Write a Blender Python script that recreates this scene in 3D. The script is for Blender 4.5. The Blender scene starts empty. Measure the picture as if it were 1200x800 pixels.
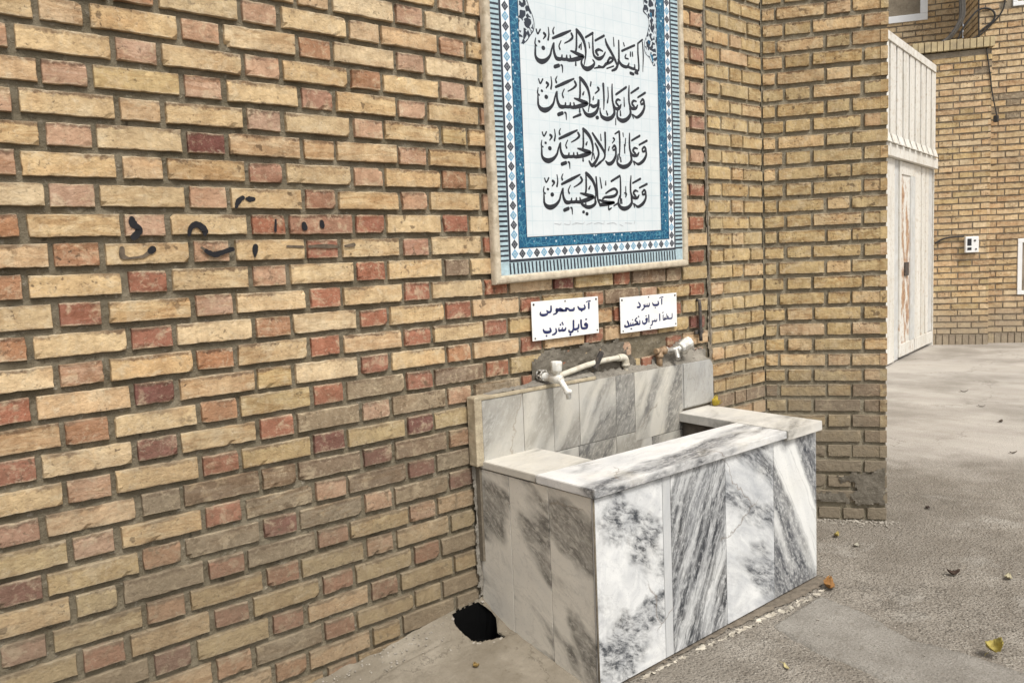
import bpy, bmesh, math, random
from mathutils import Vector, Matrix, noise as mnoise

S = bpy.context.scene
COL = S.collection
R = math.radians
random.seed(7)

# ---------------------------------------------------------------- camera, light, exposure
cd = bpy.data.cameras.new("camera")
cam = bpy.data.objects.new("camera", cd)
COL.objects.link(cam)
cam.location = (-0.381, -2.1283, 1.2997)
cam.rotation_euler = (R(84.349), R(2.4186), R(-40.6595))
cd.sensor_width = 36.0
cd.lens = 28.55
cd.clip_start = 0.02
cd.clip_end = 400.0
S.camera = cam

W = bpy.data.worlds.new("World")
S.world = W
W.use_nodes = True
wt = W.node_tree
for n in list(wt.nodes):
    wt.nodes.remove(n)
wo = wt.nodes.new("ShaderNodeOutputWorld")
wb = wt.nodes.new("ShaderNodeBackground")
wh = wt.nodes.new("ShaderNodeHueSaturation")
sky = wt.nodes.new("ShaderNodeTexSky")
sky.sky_type = 'NISHITA'
sky.sun_disc = False
SUN_DIR = Vector((-0.12, -0.70, 1.02)).normalized()
sky.sun_elevation = math.asin(SUN_DIR.z)
sky.sun_rotation = math.atan2(SUN_DIR.x, SUN_DIR.y)
sky.air_density = 1.0
sky.dust_density = 3.0
wh.inputs['Saturation'].default_value = 0.22
wt.links.new(sky.outputs[0], wh.inputs['Color'])
wt.links.new(wh.outputs[0], wb.inputs['Color'])
wb.inputs['Strength'].default_value = 0.115
wt.links.new(wb.outputs[0], wo.inputs['Surface'])

sd = bpy.data.lights.new("sun", 'SUN')
sd.energy = 1.95
sd.angle = R(14)
sd.color = (1.0, 0.965, 0.91)
sun = bpy.data.objects.new("sun", sd)
COL.objects.link(sun)
sun.location = (2, -4, 6)
sun.rotation_euler = (-SUN_DIR).to_track_quat('-Z', 'Y').to_euler()

S.view_settings.view_transform = 'Standard'
S.view_settings.look = 'None'
S.view_settings.gamma = 1.0
S.view_settings.exposure = 0.62
S.view_settings.use_curve_mapping = False
S.render.resolution_x, S.render.resolution_y = 1024, 682

# ---------------------------------------------------------------- node helper
class NT:
    def __init__(self, name):
        self.m = bpy.data.materials.new(name)
        self.m.use_nodes = True
        self.t = self.m.node_tree
        for n in list(self.t.nodes):
            self.t.nodes.remove(n)
        self.out = self.t.nodes.new("ShaderNodeOutputMaterial")
        self.b = self.t.nodes.new("ShaderNodeBsdfPrincipled")
        self.t.links.new(self.b.outputs[0], self.out.inputs[0])
        self.tc = self.t.nodes.new("ShaderNodeTexCoord")
        self.obj = self.tc.outputs['Object']
        self.uv = self.tc.outputs['UV']
    def set(self, sock, v):
        if hasattr(v, 'is_output'):
            self.t.links.new(v, sock)
        elif isinstance(v, (tuple, list)) and sock.type == 'RGBA' and len(v) == 3:
            sock.default_value = (*v, 1.0)
        else:
            sock.default_value = v
    def map(self, vec, loc=(0, 0, 0), rot=(0, 0, 0), scale=(1, 1, 1)):
        n = self.t.nodes.new("ShaderNodeMapping")
        self.set(n.inputs[0], vec)
        n.inputs[1].default_value = loc
        n.inputs[2].default_value = rot
        n.inputs[3].default_value = scale
        return n.outputs[0]
    def noise(self, vec, scale, detail=4.0, rough=0.55, dist=0.0, color=False):
        n = self.t.nodes.new("ShaderNodeTexNoise")
        self.set(n.inputs['Vector'], vec)
        n.inputs['Scale'].default_value = scale
        n.inputs['Detail'].default_value = detail
        n.inputs['Roughness'].default_value = rough
        n.inputs['Distortion'].default_value = dist
        return n.outputs['Color' if color else 'Fac']
    def voro(self, vec, scale, feature='F1', rand=1.0, out='Distance'):
        n = self.t.nodes.new("ShaderNodeTexVoronoi")
        n.feature = feature
        self.set(n.inputs['Vector'], vec)
        n.inputs['Scale'].default_value = scale
        n.inputs['Randomness'].default_value = rand
        return n.outputs[out]
    def ramp(self, fac, stops):
        n = self.t.nodes.new("ShaderNodeValToRGB")
        self.set(n.inputs[0], fac)
        e = n.color_ramp.elements
        while len(e) < len(stops):
            e.new(0.5)
        for i, (p, c) in enumerate(stops):
            e[i].position = p
            if isinstance(c, (int, float)):
                c = (c, c, c)
            e[i].color = (*c, 1.0)
        return n.outputs[0]
    def mix(self, fac, a, b, mode='MIX'):
        n = self.t.nodes.new("ShaderNodeMix")
        n.data_type = 'RGBA'
        n.blend_type = mode
        n.clamp_factor = True
        self.set(n.inputs[0], fac)
        self.set(n.inputs[6], a)
        self.set(n.inputs[7], b)
        return n.outputs[2]
    def math(self, op, a, b=0.5, c=None):
        n = self.t.nodes.new("ShaderNodeMath")
        n.operation = op
        self.set(n.inputs[0], a)
        self.set(n.inputs[1], b)
        if c is not None:
            self.set(n.inputs[2], c)
        return n.outputs[0]
    def rng(self, v, a, b, c=0.0, d=1.0):
        n = self.t.nodes.new("ShaderNodeMapRange")
        self.set(n.inputs[0], v)
        for i, q in enumerate((a, b, c, d)):
            n.inputs[i + 1].default_value = q
        return n.outputs[0]
    def sep(self, v):
        n = self.t.nodes.new("ShaderNodeSeparateXYZ")
        self.set(n.inputs[0], v)
        return n.outputs
    def attr(self, name):
        n = self.t.nodes.new("ShaderNodeAttribute")
        n.attribute_name = name
        return n.outputs
    def vadd(self, a, b, op='ADD'):
        n = self.t.nodes.new("ShaderNodeVectorMath")
        n.operation = op
        self.set(n.inputs[0], a)
        self.set(n.inputs[1], b)
        return n.outputs[0]
    def bump(self, h, dist, strength=1.0, normal=None):
        n = self.t.nodes.new("ShaderNodeBump")
        self.set(n.inputs['Height'], h)
        n.inputs['Distance'].default_value = dist
        n.inputs['Strength'].default_value = strength
        if normal is not None:
            self.set(n.inputs['Normal'], normal)
        return n.outputs[0]
    def fin(self, color, rough=0.85, normal=None, metal=0.0, spec=0.4):
        self.set(self.b.inputs['Base Color'], color)
        self.set(self.b.inputs['Roughness'], rough)
        self.b.inputs['Metallic'].default_value = metal
        self.b.inputs['Specular IOR Level'].default_value = spec
        if normal is not None:
            self.set(self.b.inputs['Normal'], normal)
        return self.m

def mat_brick(name, dirt=(0.165, 0.134, 0.092), dirt_amt=0.62, low=0.55):
    k = NT(name)
    bc = k.attr('bcol')[0]
    rnd = k.attr('brnd')[2]
    P = k.obj
    mott = k.noise(P, 16, 6, 0.6)
    c = k.mix(k.rng(mott, 0.3, 0.7), k.mix(1.0, bc, (0.74, 0.70, 0.66), 'MULTIPLY'), k.mix(1.0, bc, (1.16, 1.16, 1.13), 'MULTIPLY'))
    st = k.noise(k.map(P, scale=(1.0, 1.0, 0.14)), 70, 4, 0.6)
    c = k.mix(k.rng(st, 0.45, 0.72, 0.0, 0.45), c, k.mix(1.0, c, (0.62, 0.58, 0.52), 'MULTIPLY'))
    # kiln-burnt upper arris on some bricks
    v = k.sep(k.uv)[1]
    wob = k.noise(P, 55, 3, 0.6)
    edge = k.math('ADD', v, k.math('MULTIPLY', wob, 0.55))
    gate = k.rng(k.noise(P, 5.0, 2, 0.5), 0.42, 0.56)
    c = k.mix(k.math('MULTIPLY', k.math('MULTIPLY', k.rng(edge, 1.05, 1.17), gate), 0.75), c, (0.085, 0.048, 0.032))
    rim = k.math('ADD', k.math('ABSOLUTE', k.math('SUBTRACT', v, 0.5)), k.math('MULTIPLY', k.noise(P, 80, 4, 0.65), 0.30))
    c = k.mix(k.rng(rim, 0.56, 0.68, 0.0, 0.7), c, k.mix(k.rng(k.noise(P, 11, 3, 0.5), 0.42, 0.58), (0.55, 0.46, 0.32), (0.16, 0.115, 0.075)))
    cloud = k.noise(k.map(P, scale=(0.6, 1, 1.3)), 9, 5, 0.6, 0.6)
    c = k.mix(k.rng(cloud, 0.52, 0.66, 0.0, 0.38), c, k.mix(1.0, c, (0.80, 0.62, 0.50), 'MULTIPLY'))
    # chalky lime bloom
    blo = k.noise(P, 21, 9, 0.68, 0.4)
    c = k.mix(k.rng(blo, 0.52, 0.63, 0.0, 0.5), c, (0.58, 0.47, 0.31))
    scr = k.noise(P, 75, 8, 0.75, 0.6)
    c = k.mix(k.rng(scr, 0.55, 0.64, 0.0, 0.38), c, (0.60, 0.50, 0.36))
    # pits and soot specks
    pit = k.noise(P, 95, 5, 0.62)
    pg = k.rng(k.noise(P, 6.5, 3, 0.6), 0.46, 0.62)
    c = k.mix(k.math('MULTIPLY', k.rng(pit, 0.58, 0.66, 0.0, 0.75), pg), c, (0.06, 0.042, 0.028))
    sp2 = k.noise(P, 34, 3, 0.5)
    c = k.mix(k.math('MULTIPLY', k.rng(sp2, 0.60, 0.65, 0.0, 0.7), k.rng(k.noise(P, 4.1, 2, 0.5), 0.52, 0.60)), c, (0.11, 0.075, 0.045))
    tone = k.math('FRACT', k.math('MULTIPLY', rnd, 17.3))
    wv = k.noise(k.map(P, scale=(0.35, 1, 2.2)), 24, 4, 0.6, 1.2)
    c = k.mix(k.math('MULTIPLY', k.rng(tone, 0.5, 0.8, 0.0, 0.6), k.rng(wv, 0.48, 0.56)), c, k.mix(1.0, c, (0.70, 0.60, 0.50), 'MULTIPLY'))
    gr = k.noise(P, 1.7, 7, 0.66)
    c = k.mix(k.rng(gr, 0.50, 0.66, 0.0, 0.42), c, k.mix(1.0, c, (0.58, 0.50, 0.42), 'MULTIPLY'))
    # dust low on the wall
    z = k.sep(P)[2]
    dn = k.noise(P, 2.6, 6, 0.6)
    dm = k.rng(k.math('ADD', z, k.math('MULTIPLY', dn, -0.9)), low - 0.75, low - 0.25, 1.0, 0.0)
    c = k.mix(k.math('MULTIPLY', dm, dirt_amt), c, dirt)
    h = k.math('ADD', k.math('MULTIPLY', k.noise(P, 40, 6, 0.65), 1.0), k.math('MULTIPLY', pit, -0.35))
    return k.fin(c, 0.92, k.bump(h, 0.0060, 1.0), spec=0.2)

def mat_mortar(name, a=(0.140, 0.117, 0.077), b=(0.260, 0.222, 0.158)):
    k = NT(name)
    n1 = k.noise(k.obj, 9, 7, 0.62)
    c = k.mix(k.rng(n1, 0.32, 0.7), a, b)
    n2 = k.noise(k.obj, 60, 6, 0.7)
    c = k.mix(k.rng(n2, 0.58, 0.70, 0, 0.6), c, (0.42, 0.38, 0.31))
    c = k.mix(k.rng(k.noise(k.obj, 45, 4, 0.6), 0.62, 0.72, 0, 0.7), c, (0.07, 0.06, 0.045))
    return k.fin(c, 0.95, k.bump(k.noise(k.obj, 60, 8, 0.75), 0.010, 1.0), spec=0.15)

def mat_marble(name, off=(0, 0, 0), rot=0.0, stretch=5.0, scale=3.2, dens=0.5, soft=0.12, strand=0.5,
               white=(0.78, 0.78, 0.76), grey=(0.10, 0.115, 0.135), haze=0.35, stain=0.0, rough=0.38, tilt=None, dirty=None, thr=0.9, det=4):
    """streaks run along local X after turning the wall plane (x,z) by rot"""
    k = NT(name)
    P = k.map(k.obj, loc=off)
    P = k.vadd(P, k.vadd(k.noise(P, 4.5, 3, 0.5, color=True), (0.06, 0.06, 0.06), 'MULTIPLY'))
    if tilt is None:
        Q = k.map(P, rot=(0, rot, 0))
    else:
        Q = k.map(P, rot=tilt)
    Qs = k.map(Q, scale=(1.0 / stretch, 1, 1.0))
    big = k.noise(Qs, scale, det, 0.5, 0.5)
    m1 = k.rng(big, 1 - dens - soft, 1 - dens + soft)
    fine = k.noise(k.map(Q, scale=(1.0 / (stretch * 1.7), 1, 1.0)), scale * 9, 7, 0.68, 0.35)
    m2 = k.rng(fine, 0.40, 0.60)
    veil = k.noise(k.map(Q, scale=(1.0 / (stretch * 0.6), 1, 1)), scale * 2.1, 6, 0.6, 0.8)
    m = k.math('MULTIPLY', m1, k.math('ADD', k.math('MULTIPLY', m2, strand), 1.0 - strand))
    m = k.math('MULTIPLY', m, k.rng(k.noise(k.map(Q, scale=(0.55, 1, 1)), 85, 6, 0.72), 0.36, 0.52, 0.42, 1.0))
    # sharp dark threads, gathered where the broad bands run
    th = k.noise(k.map(Q, loc=(3, 5, 7), scale=(1.0 / (stretch * 1.4), 1, 1)), scale * 3.2, 6, 0.62, 0.5)
    th = k.rng(k.math('ABSOLUTE', k.math('SUBTRACT', th, 0.5)), 0.0, 0.028, 1.0, 0.0)
    m = k.math('MAXIMUM', m, k.math('MULTIPLY', th, k.rng(big, 0.92 - dens - 0.16, 0.92 - dens + 0.16, 0.05 * thr, thr)))
    c = k.mix(k.rng(veil, 0.36, 0.72, 0.0, haze), white, (0.33, 0.345, 0.365))
    c = k.mix(k.math('MULTIPLY', m, 0.95), c, grey)
    # thin dark hair veins
    # rusty crack lines
    cr = k.voro(k.vadd(k.obj, k.vadd(k.noise(k.obj, 9, 4, 0.6, color=True), (0.10, 0.10, 0.10), 'MULTIPLY')), 1.7, 'DISTANCE_TO_EDGE')
    c = k.mix(k.math('MULTIPLY', k.rng(cr, 0.0, 0.006, 0.7, 0.0), k.rng(k.noise(k.obj, 3.4, 2, 0.5), 0.52, 0.57)), c, (0.16, 0.12, 0.085))
    sn = k.noise(k.obj, 6, 6, 0.62)
    if dirty is not None:
        c = k.mix(k.rng(sn, 0.30, 0.62, stain * 0.35, stain), c, dirty)
    else:
        c = k.mix(k.rng(sn, 0.5, 0.75, 0, stain), c, (0.47, 0.42, 0.32))
    spk = k.noise(k.obj, 170, 4, 0.6)
    c = k.mix(k.rng(spk, 0.60, 0.74, 0, 0.45), c, (0.26, 0.255, 0.25))
    h = k.noise(k.obj, 120, 5, 0.6)
    return k.fin(c, k.rng(sn, 0.3, 0.7, rough, rough + 0.25), k.bump(h, 0.0012, 0.5), spec=0.4)

def mat_plain(name, col, rough=0.6, var=0.25, nscale=30, bump=0.0, spec=0.4, metal=0.0, dirt=None, dirt_amt=0.5, dscale=12):
    k = NT(name)
    n = k.noise(k.obj, nscale, 5, 0.6)
    lo = tuple(x * (1 - var) for x in col)
    hi = tuple(min(1, x * (1 + var * 0.6)) for x in col)
    c = k.mix(k.rng(n, 0.3, 0.7), lo, hi)
    if dirt is not None:
        d = k.noise(k.obj, dscale, 7, 0.66)
        c = k.mix(k.rng(d, 0.48, 0.66, 0, dirt_amt), c, dirt)
    nm = k.bump(k.noise(k.obj, nscale * 3, 5, 0.6), bump, 0.8) if bump else None
    return k.fin(c, rough, nm, metal, spec)

# ---------------------------------------------------------------- object helpers
def tag(o, label=None, cat=None, group=None, kind=None):
    if label: o["label"] = label
    if cat: o["category"] = cat
    if group: o["group"] = group
    if kind: o["kind"] = kind
    return o

def empty(name, loc, label, cat, group=None):
    o = bpy.data.objects.new(name, None)
    o.empty_display_size = 0.05
    o.location = loc
    COL.objects.link(o)
    return tag(o, label, cat, group)

def link_bm(name, bm, mats, parent=None, smooth=False):
    me = bpy.data.meshes.new(name)
    bm.normal_update()
    bm.to_mesh(me)
    bm.free()
    return link_me(name, me, mats, parent, smooth)

def link_me(name, me, mats, parent=None, smooth=False):
    for m in (mats if isinstance(mats, (list, tuple)) else [mats]):
        me.materials.append(m)
    if smooth:
        me.polygons.foreach_set('use_smooth', [True] * len(me.polygons))
    o = bpy.data.objects.new(name, me)
    COL.objects.link(o)
    if parent is not None:
        o.parent = parent
        # meshes are built in world coordinates: keep them there
        loc = parent.matrix_world.translation if parent.parent else parent.location
        off = Vector((0, 0, 0))
        p = parent
        while p is not None:
            off += p.location
            p = p.parent
        o.location = -off
    return o

def add_box(bm, x0, x1, y0, y1, z0, z1, M=None, bev=0.0):
    vs = [bm.verts.new((x, y, z)) for z in (z0, z1) for y in (y0, y1) for x in (x0, x1)]
    fs = [bm.faces.new([vs[i] for i in q]) for q in ((0, 2, 3, 1), (4, 5, 7, 6), (0, 1, 5, 4), (2, 6, 7, 3), (0, 4, 6, 2), (1, 3, 7, 5))]
    if bev > 0:
        es = list({e for f in fs for e in f.edges})
        r = bmesh.ops.bevel(bm, geom=es, offset=bev, segments=2, affect='EDGES', profile=0.6)
        vs = list({v for f in r['faces'] for v in f.verts} | {v for v in vs if v.is_valid})
    if M is not None:
        bmesh.ops.transform(bm, matrix=M, verts=vs)
    return vs

def catmull(pts, n=6):
    if len(pts) < 3:
        return [tuple(p) for p in pts]
    P = [pts[0]] + list(pts) + [pts[-1]]
    out = []
    for i in range(1, len(P) - 2):
        a, b, c, d = P[i - 1], P[i], P[i + 1], P[i + 2]
        for j in range(n):
            t = j / n
            out.append(tuple(0.5 * (2 * b[q] + (c[q] - a[q]) * t + (2 * a[q] - 5 * b[q] + 4 * c[q] - d[q]) * t * t
                                    + (3 * b[q] - a[q] - 3 * c[q] + d[q]) * t ** 3) for q in range(len(b))))
    out.append(tuple(pts[-1]))
    return out

def add_tube(bm, pts, rad, seg=14, cap=True):
    pts = [Vector(p) for p in pts]
    n = len(pts)
    rads = rad if isinstance(rad, (list, tuple)) else [rad] * n
    rings = []
    t0 = (pts[1] - pts[0]).normalized()
    u = t0.orthogonal().normalized()
    for i in range(n):
        t = (pts[min(i + 1, n - 1)] - pts[max(i - 1, 0)]).normalized()
        u = (u - t * u.dot(t)).normalized()
        w = t.cross(u)
        rings.append([bm.verts.new(pts[i] + (u * math.cos(2 * math.pi * j / seg) + w * math.sin(2 * math.pi * j / seg)) * rads[i]) for j in range(seg)])
    for i in range(n - 1):
        for j in range(seg):
            f = bm.faces.new([rings[i][j], rings[i][(j + 1) % seg], rings[i + 1][(j + 1) % seg], rings[i + 1][j]])
            f.smooth = True
    if cap:
        bm.faces.new(list(reversed(rings[0])))
        bm.faces.new(rings[-1])

def add_lathe(bm, prof, origin, axis, seg=20, flute=0, famp=0.0):
    """prof = [(distance along axis, radius)]"""
    o = Vector(origin)
    a = Vector(axis).normalized()
    u = a.orthogonal().normalized()
    w = a.cross(u)
    rings = []
    for d, r in prof:
        ring = []
        for j in range(seg):
            th = 2 * math.pi * j / seg
            rr = r * (1 + (famp * math.cos(flute * th) if flute else 0))
            ring.append(bm.verts.new(o + a * d + (u * math.cos(th) + w * math.sin(th)) * rr))
        rings.append(ring)
    for i in range(len(rings) - 1):
        for j in range(seg):
            f = bm.faces.new([rings[i][j], rings[i][(j + 1) % seg], rings[i + 1][(j + 1) % seg], rings[i + 1][j]])
            f.smooth = True
    bm.faces.new(list(reversed(rings[0])))
    bm.faces.new(rings[-1])

def ribbon(bm, st, y, mi=0, sub=6):
    """pen stroke on the wall plane: st = [(x,z,width)] at depth y"""
    P = catmull(st, sub)
    n = len(P)
    L, Rr = [], []
    for i in range(n):
        a, b = P[max(i - 1, 0)], P[min(i + 1, n - 1)]
        dx, dz = b[0] - a[0], b[1] - a[1]
        l = math.hypot(dx, dz) or 1e-6
        nx, nz = -dz / l, dx / l
        h = max(P[i][2], 0.0006) * 0.5
        L.append(bm.verts.new((P[i][0] + nx * h, y, P[i][1] + nz * h)))
        Rr.append(bm.verts.new((P[i][0] - nx * h, y, P[i][1] - nz * h)))
    for i in range(n - 1):
        f = bm.faces.new([L[i], Rr[i], Rr[i + 1], L[i + 1]])
        f.material_index = mi
    for (i, s) in ((0, -1), (n - 1, 1)):
        a, b = P[max(i - 1, 0)], P[min(i + 1, n - 1)]
        ang = math.atan2(b[1] - a[1], b[0] - a[0])
        h = max(P[i][2], 0.0006) * 0.5
        c0 = ang + (math.pi / 2 if s > 0 else -math.pi / 2)
        mid = [bm.verts.new((P[i][0] + h * math.cos(c0 - s * 0 - math.pi * q / 5 * 1.0), y, P[i][1] + h * math.sin(c0 - math.pi * q / 5))) for q in range(1, 5)]
        ends = [L[i]] + mid + [Rr[i]] if s > 0 else [Rr[i]] + mid + [L[i]]
        f = bm.faces.new(ends)
        f.material_index = mi

# ---------------------------------------------------------------- bricks
def brick_mesh(name, bricks, body, mats, parent=None):
    """bricks = [(origin, dirX, normal, x0, x1, z0, z1, colour, detail)]; body = bmesh with the mortar and core (material 1)"""
    V, F, C, N, UVS, M = [], [], [], [], [], []
    for (o, d, nrm, x0, x1, z0, z1, col, det) in bricks:
        L, H = x1 - x0, z1 - z0
        rnd = random.random()
        if det:
            step = 0.014 if det == 1 else 0.03
            nx, nz = max(3, int(L / step)), (4 if det == 1 else 2)
            w = 0.0010
            skew = random.uniform(-0.0016, 0.0016)
            tip = random.uniform(-0.0040, 0.0016)
            chips = []
            for _ in range(random.choice((0, 1, 1, 2, 3, 4))):
                s = random.random()
                chips.append((random.choice((0, 1, s)) * L, random.choice((0, 1)) * H, random.uniform(0.004, 0.015)))
            def pt(i, j, ring):
                sx, sz = i / nx * L, j / nz * H
                wx, wz = x0 + sx, z0 + sz
                bx = o[0] + wx * 1.0
                q = Vector((wx * 38 + o[0] * 17, wz * 38, rnd * 40))
                ex = mnoise.noise(q) * w
                ez = mnoise.noise(q + Vector((9, 31, 5))) * w + skew * (sx / L - 0.5)
                dep = mnoise.noise(Vector((wx * 30, wz * 45, rnd * 40 + 7))) * 0.0008 + tip
                border = (i in (0, nx)) or (j in (0, nz))
                if border:
                    if i == 0: ex += 0.0
                    q2 = Vector((wx * 95, wz * 95, rnd * 60))
                    jag = max(0.0, abs(mnoise.noise(q2)) - 0.12) * 0.0036
                    if i == 0: ex += jag
                    if i == nx: ex -= jag
                    if j == 0: ez += jag
                    if j == nz: ez -= jag
                for cx, cz, cr in chips:
                    dd = math.hypot(sx - cx, sz - cz)
                    if dd < cr:
                        dep -= (1 - dd / cr) * cr * 0.55
                if ring == 1:
                    dep -= 0.0022
                elif ring == 2:
                    dep = -0.030
                else:
                    # pull the outer row in for a worn arris
                    if border:
                        dep -= 0.0004
                    ins = 0.0013
                    if i == 0: ex += ins
                    if i == nx: ex -= ins
                    if j == 0: ez += ins
                    if j == nz: ez -= ins
                p = o + d * (wx + ex) + nrm * dep
                return (p.x, p.y, p.z + wz + ez)
            b0 = len(V)
            for j in range(nz + 1):
                for i in range(nx + 1):
                    V.append(pt(i, j, 0))
            per = [(i, 0) for i in range(nx)] + [(nx, j) for j in range(nz)] + [(i, nz) for i in range(nx, 0, -1)] + [(0, j) for j in range(nz, 0, -1)]
            b1 = len(V)
            for (i, j) in per: V.append(pt(i, j, 1))
            b2 = len(V)
            for (i, j) in per: V.append(pt(i, j, 2))
            def uvq(i, j): return (x0 + i / nx * L, j / nz)
            for j in range(nz):
                for i in range(nx):
                    F.append((b0 + j * (nx + 1) + i, b0 + j * (nx + 1) + i + 1, b0 + (j + 1) * (nx + 1) + i + 1, b0 + (j + 1) * (nx + 1) + i))
                    UVS += [uvq(i, j), uvq(i + 1, j), uvq(i + 1, j + 1), uvq(i, j + 1)]
            np_ = len(per)
            for q in range(np_):
                r = (q + 1) % np_
                A = b0 + per[q][1] * (nx + 1) + per[q][0]
                B = b0 + per[r][1] * (nx + 1) + per[r][0]
                ua, ub = uvq(*per[q]), uvq(*per[r])
                F.append((b1 + q, b1 + r, B, A)); UVS += [ua, ub, ub, ua]
                F.append((b2 + q, b2 + r, b1 + r, b1 + q)); UVS += [ua, ub, ub, ua]
            nf = nx * nz + 2 * np_
        else:
            b0 = len(V)
            jx = random.uniform(-0.002, 0.002); dp = random.uniform(-0.003, 0.002)
            for dep in (dp, -0.03):
                for (x, z) in ((x0, z0), (x1, z0), (x1, z1), (x0, z1)):
                    p = o + d * (x + jx) + nrm * dep
                    V.append((p.x, p.y, p.z + z))
            F += [(b0, b0 + 1, b0 + 2, b0 + 3)]
            UVS += [(x0, 0), (x1, 0), (x1, 1), (x0, 1)]
            for q in range(4):
                r = (q + 1) % 4
                F.append((b0 + 4 + q, b0 + 4 + r, b0 + r, b0 + q))
                y = 0.0 if q == 0 else (1.0 if q == 2 else 0.5)
                UVS += [(x0, y), (x1, y), (x1, y), (x0, y)]
            nf = 5
        C += [(*col, 1.0)] * nf
        N += [rnd] * nf
        M += [0] * nf
    # body (mortar)
    body.verts.index_update()
    b0 = len(V)
    for v in body.verts: V.append(tuple(v.co))
    for f in body.faces:
        F.append(tuple(b0 + v.index for v in f.verts))
        UVS += [(0, 0.5)] * len(f.verts)
        C.append((0.3, 0.25, 0.2, 1)); N.append(0.5); M.append(1)
    body.free()
    me = bpy.data.meshes.new(name)
    me.from_pydata(V, [], F)
    a = me.attributes.new('bcol', 'FLOAT_COLOR', 'FACE')
    a.data.foreach_set('color', [x for c in C for x in c])
    a = me.attributes.new('brnd', 'FLOAT', 'FACE')
    a.data.foreach_set('value', N)
    uvl = me.uv_layers.new(name='UVMap')
    uvl.data.foreach_set('uv', [x for u in UVS for x in u])
    me.polygons.foreach_set('material_index', M)
    me.update()
    return link_me(name, me, mats, parent)

def mortar_sheet(bm, o, d, nrm, x0, x1, z0, z1, depth, step=0.02, amp=0.0025, fr=22):
    nx, nz = max(1, int((x1 - x0) / step)), max(1, int((z1 - z0) / step))
    g = []
    for j in range(nz + 1):
        row = []
        for i in range(nx + 1):
            x, z = x0 + (x1 - x0) * i / nx, z0 + (z1 - z0) * j / nz
            q = mnoise.noise(Vector((x * fr, z * fr, o[1] * 7))) + 0.5 * mnoise.noise(Vector((x * fr * 2.7, z * fr * 2.7, 3)))
            p = o + d * x + nrm * (-depth + amp * q)
            row.append(bm.verts.new((p.x, p.y, p.z + z)))
        g.append(row)
    for j in range(nz):
        for i in range(nx):
            bm.faces.new([g[j][i], g[j][i + 1], g[j + 1][i + 1], g[j + 1][i]])

PAL = {  # fired-clay base colours
 'C': (0.580, 0.432, 0.252), 'Y': (0.488, 0.370, 0.200), 'L': (0.632, 0.490, 0.312), 'T': (0.555, 0.395, 0.240),
 'P': (0.46, 0.300, 0.205), 'O': (0.41, 0.230, 0.135), 'R': (0.335, 0.150, 0.098), 'D': (0.195, 0.085, 0.070),
 'G': (0.285, 0.225, 0.155), 'B': (0.255, 0.185, 0.128), 'K': (0.38, 0.220, 0.155)}
def jit(c, a=0.08):
    f = 1 + random.uniform(-a, a)
    h = random.uniform(-0.03, 0.03)
    return (c[0] * f * (1 + h), c[1] * f, max(0.01, c[2] * f * (1 - h * 1.5)))

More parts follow.
